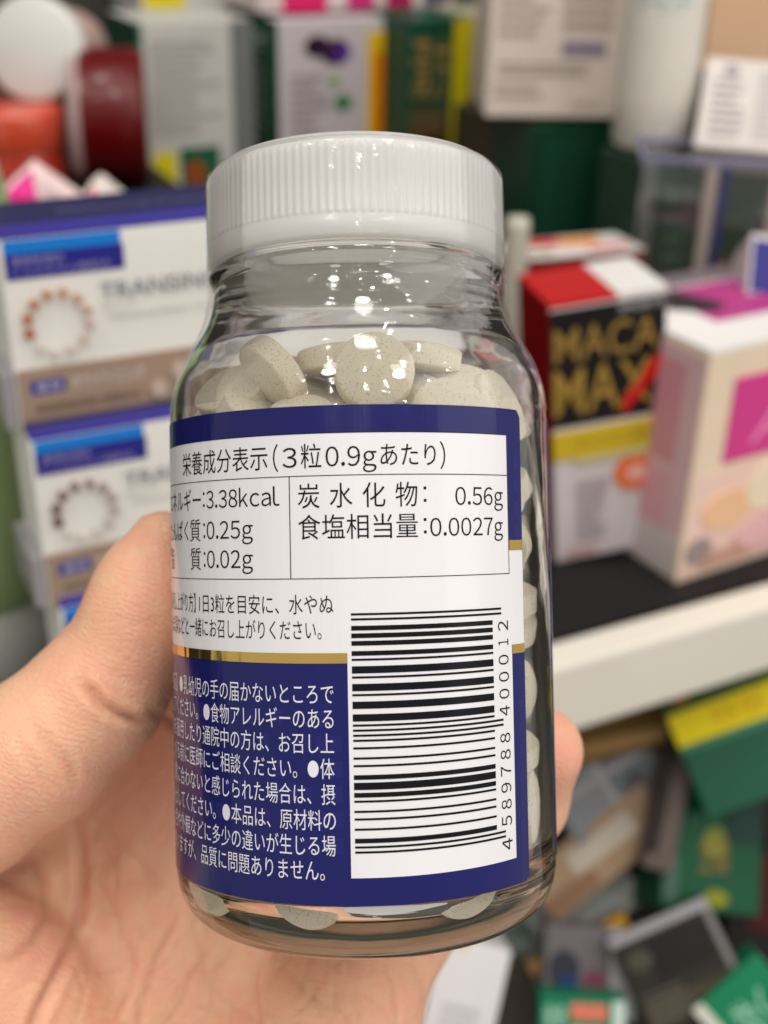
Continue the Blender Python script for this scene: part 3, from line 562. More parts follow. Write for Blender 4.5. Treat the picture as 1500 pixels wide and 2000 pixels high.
bpart('barcode', join(bars), ink, label)
def bend(v, r): return [cyl(a, b, r) for a, b in v]
def rot_text(sx, vs0, vs1, u_base, u_top):     # reads upwards; tops of the figures point left
    v, f = fit_text(chr(ord(sx) + 0xFEE0), vs0, vs1, 0, 1)
    return [cyl(u_base + (u_top - u_base) * b, a, R2) for a, b in v], f
dg_ = [rot_text('4', -33.35, -31.95 - .15, 17.35, 15.75)]
for i, c in enumerate('589788'):
    z = -30.75 + i * 1.78; dg_.append(rot_text(c, z, z + 1.05, 17.35, 15.75))
for i, c in enumerate('400012'):
    z = -18.95 + i * 1.83; q = (.25 if c == '1' else 0); dg_.append(rot_text(c, z + q, z + 1.08 - q * .6, 17.35, 15.75))
bpart('lettering', join(dg_), ink, label)
def line(sx, u0, u1, vc, h, asc=1.0):
    """a line of type; every glyph keeps its own height: scaled on the advance of the whole string"""
    v, f = text_raw(sx); v = v.copy(); lo = v[:, 0].min(); hi = v[:, 0].max()
    v[:, 0] = u0 + (v[:, 0] - lo) / (hi - lo) * (u1 - u0)
    ref = text_raw('国')[0]; a, b = ref[:, 1].min(), ref[:, 1].max()
    v[:, 1] = vc + ((v[:, 1] - (a + b) / 2) / (b - a)) * h
    return v, f
WIDE = lambda c: chr(ord(c) + 0xFEE0)
def nums(sx, u0, u1, vc, h):                   # figures and Latin letters in the gothic face, set closer: cap height h
    V, Fc, x = [], [], 0.; z0 = text_raw(WIDE('0'))[0]; b0, b1_ = z0[:, 1].min(), z0[:, 1].max()
    for c in sx:
        v, f = text_raw(WIDE(c)); v = v.copy(); v[:, 0] += x - v[:, 0].min(); k = len(V)
        if c == '1': v[:, 0] += .05
        V += [tuple(q) for q in v]; Fc += [tuple(i + k for i in q) for q in f]; x = v[:, 0].max() + (.10 if c != '1' else .14)
    V = np.array(V); lo, hi = V[:, 0].min(), V[:, 0].max(); V[:, 0] = u0 + (V[:, 0] - lo) / (hi - lo) * (u1 - u0)
    V[:, 1] = vc - h / 2 + (V[:, 1] - b0) / (b1_ - b0) * h
    return V, Fc
L = []
L.append(line('栄養成分表示', -24.2, -10.0, 9.05, 2.45)); L.append(nums('(', -9.35, -8.75, 9.0, 2.35)); L.append(nums('3', -8.25, -6.65, 9.0, 2.1)); L.append(line('粒', -6.2, -4.0, 9.05, 2.45))
L.append(nums('0.9g', -3.55, 1.75, 9.0, 2.1)); L.append(line('あたり', 2.15, 8.15, 9.05, 2.3)); L.append(nums(')', 8.65, 9.25, 9.0, 2.35))
L.append(line('エネルギー', -30.6, -19.95, 5.0, 2.3)); L.append(nums('3.38kcal', -18.85, -8.65, 5.0, 1.95))
L.append(line('たんぱく', -30.6, -22.9, 1.65, 2.2)); L.append(line('質', -22.4, -20.1, 1.65, 2.35)); L.append(nums('0.25g', -18.9, -11.95, 1.65, 1.95))
L.append(line('脂', -30.4, -28.2, -1.5, 2.35)); L.append(line('質', -22.4, -20.1, -1.5, 2.35)); L.append(nums('0.02g', -18.9, -12.0, -1.5, 1.95))
for i, c in enumerate('炭水化物'): L.append(line(c, -6.6 + i * 3.42, -4.25 + i * 3.42, 4.9, 2.45))
L.append(nums('0.56g', 10.35, 16.95, 4.75, 1.95)); L.append(line('食塩相当量', -6.6, 6.0, 1.65, 2.45)); L.append(nums('0.0027g', 7.35, 16.85, 1.5, 1.95))
def dots(u, vc):
    return [patch(u, u + .3, vc + .55, vc + .85, R2), patch(u, u + .3, vc - .75, vc - .45, R2)]
cl = [q for u, vc in ((-19.5, 5.0), (-19.5, 1.6), (-19.5, -1.55), (6.7, 4.9), (6.65, 1.6)) for q in dots(u, vc)]
L.append(line('【お召し上がり方】', -31.5, -21.4, -6.35, 2.0)); L.append(line('1日3粒を目安に、水やぬ', -20.6, -3.0, -6.35, 1.95))
L.append(line('るま湯などと', -30.8, -23.2, -9.0, 1.95)); L.append(line('一緒にお召し上がりください。', -22.9, -4.3, -9.0, 1.95))
bpart('lettering', join([(bend(v, R2), f) for v, f in L] + cl), ink, label)
rows = [('注意】●乳幼児の手の届かないところで', -15.6, -3.15), ('保管してください。●食物アレルギーのある', -18.15, -3.2), ('方、薬を服用したり通院中の方は、お召し上', -20.7, -3.2),
        ('がる前に医師にご相談ください。●体', -23.3, -3.2), ('質に合わないと感じられた場合は、摂', -25.95, -3.15), ('取を中止してください。●本品は、原材料の', -28.6, -3.15),
        ('関係上、色や外観などに多少の違いが生じる場', -31.2, -3.2), ('合がございますが、品質に問題ありません。', -33.75, -4.4)]
L = []
for sx, vc, ur in rows:
    L.append(line(sx, max(ur - 1.555 * len(sx), -36), ur, vc, 2.02))
bpart('lettering', join([(bend(v, R3), f) for v, f in L]), pale, label)
rnd = random.Random(3); pt = []
for vc in (-18.1, -20.7, -23.3, -25.9, -28.5, -31.2):
    u = -34.
    while u < -2.6:
        if rnd.random() < .62: pt.append(patch(u, u + 1.25, vc - .85, vc + .85, R1))
        u += 1.6
for vc in (8.6, 6.0, 3.4, .9, -18.1, -20.7, -23.3, -25.9, -28.5, -31.2):
    pt.append(patch(18.9, 19.75, vc - .7, vc + .7, R1))
bpart('woven_pattern', join(pt), faint, label)

# ------------------------------------------------------------------ tablets
tm = bpy.data.materials.new('tablet_cream'); tm.use_nodes = True; nt = tm.node_tree; p = nt.nodes['Principled BSDF']
tc = nt.nodes.new('ShaderNodeTexCoord'); oi = nt.nodes.new('ShaderNodeObjectInfo')
va_ = nt.nodes.new('ShaderNodeVectorMath'); va_.operation = 'ADD'; nt.links.new(tc.outputs['Object'], va_.inputs[0])
sc2 = nt.nodes.new('ShaderNodeVectorMath'); sc2.operation = 'SCALE'; sc2.inputs[0].default_value = (1, 2, 3); nt.links.new(oi.outputs['Random'], sc2.inputs['Scale']); nt.links.new(sc2.outputs[0], va_.inputs[1])
n1 = nt.nodes.new('ShaderNodeTexNoise'); n1.inputs['Scale'].default_value = 3900; n1.inputs['Detail'].default_value = 3
nt.links.new(va_.outputs[0], n1.inputs['Vector'])
cr = nt.nodes.new('ShaderNodeValToRGB'); cr.color_ramp.elements[0].position = .30; cr.color_ramp.elements[0].color = (.50, .435, .31, 1)
cr.color_ramp.elements[1].position = .42; cr.color_ramp.elements[1].color = (.80, .73, .575, 1)
nt.links.new(n1.outputs['Fac'], cr.inputs[0]); nt.links.new(cr.outputs[0], p.inputs['Base Color']); p.inputs['Roughness'].default_value = .7; p.inputs['Specular IOR Level'].default_value = .2
p.inputs['Subsurface Weight'].default_value = .2; p.inputs['Subsurface Radius'].default_value = (1, .8, .6); p.inputs['Subsurface Scale'].default_value = .0008
bp = nt.nodes.new('ShaderNodeBump'); bp.inputs['Strength'].default_value = .3; bp.inputs['Distance'].default_value = .00008
nt.links.new(n1.outputs['Fac'], bp.inputs['Height']); nt.links.new(bp.outputs[0], p.inputs['Normal'])
tp = [(.01, 1.86), (1.2, 1.82), (2.4, 1.69), (3.3, 1.52), (3.9, 1.36), (4.08, 1.30), (4.10, 1.29), (4.22, 1.17), (4.27, 1.09), (4.28, 1.05)]
tp = tp + [(r, -z) for r, z in reversed(tp)]
vs, fs = lathe([(r * mm, z * mm) for r, z in tp], 48)
tme = mesh(vs, fs, 'tablet'); tme.materials.append(tm)
for q in tme.polygons: q.use_smooth = True
def tablet(pos, quat, label_, first=[True]):
    o = bpy.data.objects.new('tablet', tme); COL.objects.link(o)
    o.matrix_world = BM @ Matrix.Translation(Vector(pos) * mm) @ quat.to_matrix().to_4x4()
    tag(o, label_, 'tablet', 'cream tablets filling the glass bottle'); return o
def facing(nrm, roll=0):                       # quaternion turning the disc's axis to nrm (bottle frame)
    return Vector((0, 0, 1)).rotation_difference(Vector(nrm).normalized())
TOP = [  # x, y, z (mm, bottle frame), axis, label
    ((1.75, -15.6, 18.4), (.05, -1, .22), 'round speckled tablet standing full face to the glass in the middle of the heap'),
    ((-9.6, -13.0, 18.9), (-.72, -.34, -.60), 'tablet tipped on edge showing its flat rim at the left peak of the heap'),
    ((-14.2, -9.6, 17.0), (-.3, -.55, .7), 'tablet leaning behind the tipped one near the left shoulder of the bottle'),
    ((-13.2, -14.2, 14.1), (.5, -.45, .75), 'small sliver of a tablet wedged low at the left just over the navy label'),
    ((-6.6, -17.3, 12.4), (-.12, -.8, .62), 'tablet with its domed top rising over the label left of the middle one'),
    ((10.2, -14.8, 13.9), (.12, -.85, .50), 'tablet showing its upper half right of the middle one above the label'),
    ((-2.4, -10.9, 20.6), (-.08, -.02, 1), 'tablet lying behind the full face one on its left side'),
    ((7.4, -9.9, 20.7), (.14, -.02, 1), 'tablet lying flat behind the full face one on its right side'),
    ((11.3, -8.4, 18.0), (.2, -.35, .9), 'shaded tablet lying at the back right of the heap'),
    ((15.2, -10.2, 14.8), (.75, -.55, .35), 'tablet turned to the glass by the right end of the label top'),
    ((-1.9, -15.9, 12.2), (.1, -.7, .7), 'tablet peeping between the middle one and its left neighbour'),
    ((-17.2, -6.4, 14.6), (-.85, -.35, .4), 'tablet leaning on the left wall of the bottle above the label'),
    ((17.2, -4.0, 15.6), (.8, -.2, .5), 'tablet leaning on the right wall of the bottle under the shoulder'),
    ((9.6, -15.9, -35.9), (.25, -1, .10), 'tablet standing on the bottle floor with its rim showing below the barcode corner'),
    ((-5.6, -17.2, -36.1), (-.2, -1, .16), 'tablet standing on the bottle floor just below the last line of white writing'),
    ((-15.4, -9.6, -36.2), (-.8, -.6, .1), 'tablet against the glass at the lower left corner of the label'),
    ((-5.4, -6.5, 17.4), (0.25, -0.2, 1), 'tablet deep in the heap seen in the gap left of the full face one'),
    ((5.2, -3.6, 16.0), (-0.2, 0.3, 1), 'tablet deep in the heap seen in the gap right of the full face one'),
    ((-3.4, -11.2, 15.0), (0.1, -0.5, 0.8), 'shaded tablet under the gap between the tipped and the full face one'),
    ((6.0, -13.0, 14.6), (-0.3, -0.7, 0.6), 'shaded tablet low between the full face one and its right neighbour'),
    ((-11.0, 3.5, 16.0), (0.2, -0.2, 1), 'tablet at the far left back of the heap'),
    ((10.5, 4.5, 16.3), (-0.2, -0.3, 1), 'tablet at the far right back of the heap'),
    ((0.0, 9.0, 16.6), (0.1, -0.3, 1), 'tablet at the very back of the heap in the middle'),
    ((0.5, -1.5, 18.6), (.1, .2, 1), 'tablet on the crown of the heap in the middle of the bottle'),
]
ring = np.array([(4.28 * math.cos(t * .35), 4.28 * math.sin(t * .35), zz) for t in range(18) for zz in (-1.1, 1.1)] + [(0, 0, 1.98), (0, 0, -1.98)])
def inside(pos, nrm):                          # slide a tablet in until it clears the inner wall
    pos = Vector(pos); Q = facing(nrm).to_matrix()
    for _ in range(80):
        bad = 0
        for q in ring:
            w_ = pos + Q @ Vector(q); lim = np.interp(w_.z, [16, 19.3, 22, 24.6, 27.6], [20.9, 20.3, 19.2, 17.4, 15.7])
            bad = max(bad, math.hypot(w_.x, w_.y) - lim)
        if bad <= 0: break
        k = math.hypot(pos.x, pos.y); pos.x -= pos.x / k * .15; pos.y -= pos.y / k * .15
    return pos
for pos, nrm, lb in TOP: tablet(inside(pos, nrm), facing(nrm), lb)
tops = [np.array(t[0]) for t in TOP]
SIM = [(16.24,-0.58,-34.91,0.049,-0.062,-0.688,-0.722),
(5.6,15.22,-37.24,0.312,0.0,-0.0,0.95),
(-7.04,14.62,-35.06,0.11,-0.894,-0.149,-0.408),
(-16.05,1.38,-36.58,0.409,-0.129,0.103,-0.897),
(-8.38,-13.89,-37.24,0.695,-0.0,-0.0,0.719),
(7.26,-11.7,-36.2,0.11,-0.974,-0.04,-0.196),
(-2.0,3.7,-34.8,0.736,0.575,-0.331,0.136),
(17.45,5.81,-34.96,0.031,-0.694,-0.137,-0.706),
(-1.4,14.3,-35.71,0.298,-0.039,0.953,0.026),
(-13.26,9.47,-37.24,0.338,-0.0,0.0,-0.941),
(-16.24,-7.98,-34.96,0.355,0.683,-0.182,-0.612),
(1.51,-17.72,-34.82,0.599,0.756,-0.043,0.261),
(13.35,-6.43,-36.98,0.056,-0.638,-0.764,-0.081),
(-9.85,-12.94,-33.32,0.008,0.834,-0.551,0.015),
(10.87,10.38,-34.96,0.308,-0.161,0.09,-0.933),
(-2.0,16.15,-30.07,0.697,0.06,0.089,0.709),
(-11.88,-0.05,-34.27,0.03,0.885,-0.361,-0.291),
(-9.91,-12.86,-29.4,0.817,-0.008,-0.016,-0.577),
(17.25,-6.66,-30.91,0.483,-0.339,0.614,-0.524),
(6.28,4.48,-36.98,0.003,-0.761,-0.641,0.099),
(6.39,14.91,-31.75,0.522,-0.119,-0.308,-0.787),
(-9.26,8.54,-32.59,0.308,0.159,-0.08,-0.935),
(-10.11,-6.47,-33.03,0.574,0.612,0.453,-0.301),
(-2.31,-15.29,-32.15,0.262,-0.439,0.23,0.828),
(12.52,-11.28,-31.82,0.425,-0.467,0.421,-0.651),
(11.33,4.74,-32.02,0.1,-0.619,-0.767,-0.137),
(-3.87,-2.37,-37.14,0.0,0.16,0.986,0.037),
(4.01,-15.74,-29.2,0.941,-0.125,0.284,-0.131),
(17.76,2.67,-27.02,0.724,0.096,-0.68,-0.069),
(14.12,11.6,-29.37,0.272,0.591,0.226,-0.725),
(-0.31,-8.08,-35.48,0.321,-0.426,-0.837,-0.12),
(-15.11,6.31,-31.16,0.738,-0.265,-0.18,0.594),
(-14.61,-6.86,-25.62,0.538,-0.522,0.476,0.461),
(9.76,-12.95,-26.33,0.003,0.776,0.613,0.148),
(10.93,6.94,-27.07,0.055,0.467,0.856,0.216),
(5.53,15.9,-26.77,0.172,0.406,0.794,-0.418),
(-1.55,7.9,-34.96,0.413,0.324,-0.628,0.574),
(-16.97,-1.11,-29.89,0.49,0.006,0.82,0.296),
(-9.98,-12.63,-25.27,0.032,-0.397,-0.914,0.082),
(12.17,-2.1,-29.79,0.257,0.165,0.009,-0.952),
(12.15,14.0,-21.23,0.218,0.266,0.656,0.672),
(-9.96,12.87,-28.73,0.021,-0.675,0.737,-0.001),
(4.91,-1.58,-34.95,0.217,0.322,0.627,-0.675),
(-2.57,-15.87,-25.98,0.906,-0.205,-0.201,0.312),
(2.01,11.54,-23.57,0.781,0.345,-0.408,0.323),
(-9.38,6.79,-25.92,0.504,0.025,0.105,-0.857),
(-9.1,-9.69,-21.53,0.215,0.308,-0.927,-0.016),
(3.16,-15.8,-23.05,0.366,-0.454,-0.781,0.224),
(14.91,-6.36,-24.43,0.095,-0.639,-0.745,-0.165),
(9.73,7.88,-22.79,0.92,0.199,-0.092,-0.326),
(-5.88,14.81,-25.23,0.796,-0.065,0.047,-0.6),
(-4.02,-13.03,-20.16,0.267,0.272,-0.906,-0.184),
(9.9,-15.49,-20.33,0.089,0.48,-0.575,0.656),
(-11.05,8.16,-21.69,0.933,0.042,-0.082,0.347),
(5.65,-14.9,-16.54,0.648,-0.557,-0.125,0.504),
(15.97,-4.43,-17.41,0.003,0.637,0.323,-0.7),
(-5.83,15.1,-21.15,0.538,0.032,0.012,0.842),
(-17.37,6.14,-24.99,0.718,0.184,0.672,-0.002),
(-12.13,-12.52,-14.52,0.145,0.738,0.137,-0.644),
(12.12,-9.95,-19.46,0.502,-0.602,0.181,0.594),
(18.42,1.4,-18.59,0.671,-0.206,0.697,-0.147),
(2.02,18.29,-21.32,0.507,-0.509,-0.423,-0.552),
(-10.97,5.03,-18.3,0.984,0.16,-0.058,-0.06),
(-16.08,-1.17,-21.25,0.214,0.172,0.089,-0.958),
(5.66,11.98,-17.84,0.231,0.96,-0.149,-0.054),
(13.53,8.33,-17.59,0.831,0.221,-0.146,0.489),
(-2.55,15.9,-16.65,0.868,0.138,-0.08,-0.47),
(-15.78,3.57,-15.59,0.436,0.121,0.081,-0.888),
(10.67,12.69,-10.79,0.308,0.538,0.317,0.717),
(12.73,2.1,-14.47,0.731,-0.365,-0.106,-0.567),
(5.18,17.65,-13.23,0.031,0.188,0.727,0.66),
(-11.08,11.63,-15.75,0.047,0.17,0.371,0.912),
(-15.37,-4.7,-17.96,0.059,-0.606,-0.774,-0.171),
(-2.44,-16.03,-16.63,0.138,-0.657,-0.736,0.085),
(-5.35,-15.29,-11.98,0.761,0.014,-0.077,-0.644),
(15.46,4.7,-12.32,0.109,0.095,0.364,0.92),
(-3.42,18.22,-10.22,0.663,0.61,0.358,-0.246),
(-13.76,-8.62,-9.33,0.25,-0.096,0.097,0.958),
(2.94,-16.07,-10.04,0.597,0.169,-0.301,0.724),
(10.92,-5.68,-12.95,0.042,-0.731,-0.445,0.516),
(-7.16,-14.51,-8.06,0.43,-0.05,-0.032,-0.901),
(6.47,17.16,-3.92,0.493,-0.344,0.674,0.43),
(-15.52,-4.75,-13.63,0.964,0.053,0.029,-0.26),
(-2.74,-15.84,-4.64,0.983,-0.1,0.083,-0.133),
(12.38,-12.97,-11.83,0.121,-0.655,0.479,0.572),
(15.92,-2.7,-10.17,0.03,0.009,0.236,-0.971),
(-10.02,15.38,-5.16,0.585,-0.737,-0.102,0.323),
(-8.64,13.77,-12.7,0.93,-0.179,0.319,0.027),
(-12.12,-10.81,-4.94,0.031,0.979,-0.2,0.021),
(6.07,-17.52,-3.45,0.431,0.597,-0.38,0.561),
(15.12,-6.01,-7.14,0.094,-0.038,-0.145,0.984),
(15.62,8.8,-7.23,0.419,0.592,-0.093,-0.682),
(4.27,13.73,-11.6,0.833,0.541,-0.108,0.037),
(-9.77,8.68,-9.31,0.883,0.454,-0.12,0.023),
(-16.09,0.8,-9.81,0.256,-0.298,-0.498,-0.773),
(6.62,-10.8,-3.3,0.544,0.314,-0.223,-0.745),
(11.97,-10.82,-5.08,0.033,0.171,0.085,-0.981),
(-2.11,12.13,-9.53,0.319,-0.56,0.75,-0.147),
(-15.49,4.72,-8.78,0.411,0.731,0.348,-0.418),
(-5.65,10.8,-4.37,0.168,0.763,0.389,-0.489),
(-15.58,-4.22,-4.41,0.475,-0.135,0.485,-0.721),
(10.95,-12.38,0.96,0.516,0.4,0.062,0.755),
(16.11,0.75,-4.08,0.031,-0.245,0.941,-0.233),
(12.28,10.81,-2.87,0.838,0.209,-0.324,-0.386),
(-13.28,9.13,-3.98,0.263,-0.455,0.8,0.29),
(-1.91,-15.96,-0.46,0.148,0.613,-0.769,0.106),
(14.5,-6.38,-0.75,0.29,-0.39,-0.413,-0.77),
(-3.37,13.46,-2.58,0.267,-0.192,-0.834,0.443),
(-15.6,4.26,-2.3,0.983,0.182,-0.017,0.014),
(-9.93,-12.87,-1.04,0.023,0.221,-0.975,-0.03),
(4.26,10.33,-3.94,0.224,0.909,0.344,0.063),
(-11.01,11.89,2.74,0.583,0.444,-0.678,0.054),
(-16.03,2.51,1.25,0.047,-0.307,-0.931,-0.193),
(16.09,-0.25,0.58,0.118,0.064,0.984,-0.113),
(8.66,10.91,2.4,0.443,-0.106,-0.879,-0.14),
(-1.27,18.45,0.16,0.505,0.537,-0.461,0.494),
(-14.02,8.2,3.26,0.376,0.805,0.229,-0.397),
(-14.87,-6.11,0.2,0.716,0.336,-0.022,0.611),
(-8.24,3.95,11.66,0.77,0.29,0.371,-0.43),
(15.47,4.91,2.6,0.1,-0.025,0.949,-0.298),
(3.07,12.78,0.3,0.135,0.923,-0.351,-0.079),
(-4.87,13.86,4.14,0.978,0.196,-0.066,-0.023),
(-16.18,1.22,5.02,0.698,0.146,-0.162,0.682),
(14.06,-11.56,6.1,0.53,-0.739,-0.257,0.327),
(11.97,10.71,4.86,0.821,0.324,0.314,0.348),
(3.09,15.94,4.93,0.897,-0.052,0.299,-0.323),
(3.03,-15.61,2.74,0.127,-0.089,-0.206,-0.966),
(-14.46,7.32,9.61,0.005,0.033,0.999,-0.003),
(15.82,-2.84,5.57,0.865,0.244,-0.158,-0.408),
(-6.28,9.58,10.81,0.296,0.48,0.544,-0.622),
(-6.2,-14.92,3.46,0.842,0.087,-0.143,-0.513),
(-1.12,-18.45,9.54,0.646,-0.653,0.298,0.259),
(15.48,4.97,7.31,0.185,0.355,0.895,-0.198),
(-13.12,-9.4,3.48,0.961,0.088,0.124,0.232),
(-11.57,-11.22,7.54,0.367,0.351,0.064,0.859),
(-15.19,-5.38,8.17,0.777,-0.473,0.014,0.414),
(5.16,15.34,8.65,0.093,0.743,-0.648,-0.139),
(8.92,-1.87,13.79,0.049,0.092,-0.929,-0.356),
(-16.21,0.47,10.76,0.398,-0.115,-0.452,0.79),
(0.17,-12.18,6.26,0.964,-0.198,0.178,0.004),
(14.77,-4.8,11.7,0.473,-0.742,-0.09,0.466),
(0.78,0.47,12.38,0.379,-0.167,0.201,0.888),
(4.76,8.38,11.01,0.708,-0.386,0.472,0.357),
(-7.72,-11.45,9.39,0.537,0.376,0.226,0.721),
(13.33,9.34,10.58,0.254,0.006,-0.004,0.967),
(-4.49,15.61,8.99,0.968,0.025,0.023,0.25),
(-7.08,-3.09,12.03,0.072,0.991,-0.076,0.081),
(5.91,-15.15,8.46,0.46,0.276,0.338,0.773),
(6.69,14.71,12.25,0.161,-0.39,-0.906,0.046),
(-1.62,-11.55,10.96,0.22,0.088,0.161,0.958),
(2.04,-6.07,9.6,0.222,0.107,0.887,0.391),
(11.44,2.69,12.1,0.284,-0.525,0.782,0.179)]
SIM = [t for t in SIM if not (t[2] < -25 and min(math.dist(t[:3], q) for q in tops) < 5.0)]
ORD = 'lowest second third fourth fifth sixth seventh eighth ninth tenth eleventh twelfth thirteenth fourteenth fifteenth sixteenth seventeenth eighteenth'.split()
ang_ = lambda t: math.degrees(math.atan2(t[0], -t[1]))
strip = sorted([t for t in SIM if 48 < ang_(t) < 80 and math.hypot(t[0], t[1]) > 14], key=lambda t: t[2])
floor_ = sorted([t for t in SIM if t[2] < -34 and abs(ang_(t)) < 75 and t not in strip], key=ang_)
for t in SIM:
    t_ = (t[0] * 1.038, t[1] * 1.038, t[2])
    if t in strip:
        k = strip.index(t); lb = (ORD[k] if k == 0 else ORD[k] + ' lowest') + ' cream tablet against the glass in the clear strip beyond the barcode'
    elif t in floor_:
        k = floor_.index(t); lb = ('first' if k == 0 else ORD[k]) + ' cream tablet counting rightward along the floor of the bottle'
    elif t[2] > 9: lb = 'cream tablet just under the heap behind the top of the label'
    else: lb = 'cream tablet packed in the middle of the bottle behind the label'
    tablet(t_, Quaternion(t[3:]), lb)

# ------------------------------------------------------------------ the hand: one skin grown as a distance field
def P(px, py, d): return ray(px, py) * d       # mm, camera axes (turned into the world at the end)
def cone(p, a, b, ra, rb):
    """signed distance to a round cone"""
    ba = b - a; l = np.linalg.norm(ba); h = np.clip(((p - a) @ ba) / (l * l), 0, 1)
    return np.linalg.norm(p - a - h[..., None] * ba, axis=-1) - (ra + (rb - ra) * h)
def ell(p, c, R, r):
    q = (p - c) @ R; k0 = np.linalg.norm(q / r, axis=-1); k1 = np.linalg.norm(q / (r * r), axis=-1)
    return k0 * (k0 - 1) / np.maximum(k1, 1e-6)
def frame(axis, hint=(0, 0, 1)):
    a = _n(np.asarray(axis, float)); b = np.cross(np.asarray(hint, float), a); b = _n(b); c = np.cross(a, b); return np.array([a, b, c]).T
def smin(a, b, k):
    h = np.clip(.5 + .5 * (b - a) / k, 0, 1); return b + (a - b) * h - k * h * (1 - h)
THUMB = [(P(317, 1060, 160.5), 4.3), (P(296, 1140, 161.5), 6.5), (P(262, 1255, 161.5), 7.6), (P(188, 1362, 160), 8.5), (P(70, 1470, 158), 9.2), (P(-60, 1560, 158), 9.6), (P(-190, 1640, 164), 11)]
INDEX = [(P(370, 1400, 186), 9.2), (P(640, 1130, 183), 8.6), (P(800, 1020, 180.5), 7.6), (P(885, 985, 179), 6.9)]
MIDDLE = [(P(500, 1530, 187), 9.4), (P(790, 1270, 183), 8.8), (P(910, 1180, 179.5), 7.7), (P(955, 1130, 176.5), 6.9)]
RING = [(P(620, 1680, 186), 9.2), (P(860, 1440, 182), 8.4), (P(945, 1350, 178), 7.4), (P(968, 1290, 175), 6.6)]
PINKY = [(P(745, 1820, 184), 8.8), (P(915, 1665, 180), 7.9), (P(1008, 1560, 172.5), 7.1), (P(1050, 1468, 166.5), 6.3)]
WR = P(260, 2560, 180)
AXB = (BC @ np.array([0, 0, 1.])); FO = foot * 1000
def hand_sdf(p):
    d = None
    def add(v, k):
        nonlocal d
        d = v if d is None else smin(d, v, k)
    # metacarpals, palm
    for (a, ra), (b, rb) in (((P(370, 1400, 186), 9.6), (P(170, 2480, 183), 12.5)), ((P(500, 1530, 187), 9.8), (P(240, 2520, 184), 12.5)),
                             ((P(620, 1680, 186), 9.6), (P(320, 2540, 184), 12.5)), ((P(745, 1820, 184), 9.2), (P(430, 2560, 181), 13))):
        add(cone(p, a, b, ra, rb), 7)
    palm = d
    add(ell(p, P(590, 2180, 171.5), frame(P(745, 1820, 184) - P(430, 2560, 181)), np.array([27., 13.5, 11.5])), 8)     # little-finger side of the heel
    add(ell(p, P(25, 2060, 172), frame(P(-110, 1700, 160) - P(240, 2500, 180)), np.array([27., 15.5, 13.])), 5)          # ball of the thumb
    add(cone(p, P(-170, 1880, 168), P(200, 2480, 182), 11.5, 12), 6)
    add(cone(p, P(20, 1680, 184), P(345, 1470, 190), 7, 7.5), 6)       # web between thumb and index
    add(cone(p, P(30, 1800, 182), P(330, 1660, 190), 8.5, 8.5), 7)
    add(cone(p, WR, P(120, 3500, 196), 20.5, 24), 14)
    add(cone(p, WR + np.array([9, 0, 0]), P(280, 3500, 196), 18.5, 23), 12)
    def chain(c, k, kj=2.0):
        e = None
        for i in range(len(c) - 1):
            v = cone(p, c[i][0], c[i + 1][0], c[i][1], c[i + 1][1]); e = v if e is None else smin(e, v, kj)
        for i in range(1, len(c) - 1): pass
        return e
    for c in (INDEX, MIDDLE, RING, PINKY): add(chain(c, 3), 4.0)
    t = chain(THUMB, 3, 2.5)
    t = smin(t, ell(p, P(262, 1200, 158.5), frame(P(317, 1060, 160) - P(262, 1255, 161)), np.array([10., 6.2, 5.6])), 3)   # pulp of the thumb
    add(t, .8)
    # hollow of the palm and flattening where the glass presses
    q = p - FO; z = q @ AXB; rad = np.sqrt(np.maximum((q * q).sum(-1) - z * z, 0))
    db = np.maximum(rad - 22.95, np.abs(z + 0) - 44.6 )
    # rounded heel of the bottle
    zz = np.maximum(np.abs(z) - 40.2, 0); rr = np.maximum(rad - 18.6, 0); db = np.where(np.abs(z) > 36, np.maximum(np.sqrt(zz * zz + rr * rr) - 4.35, db * 0 - 50), db)
    d = -smin(-d, db, 1.2)
    return d
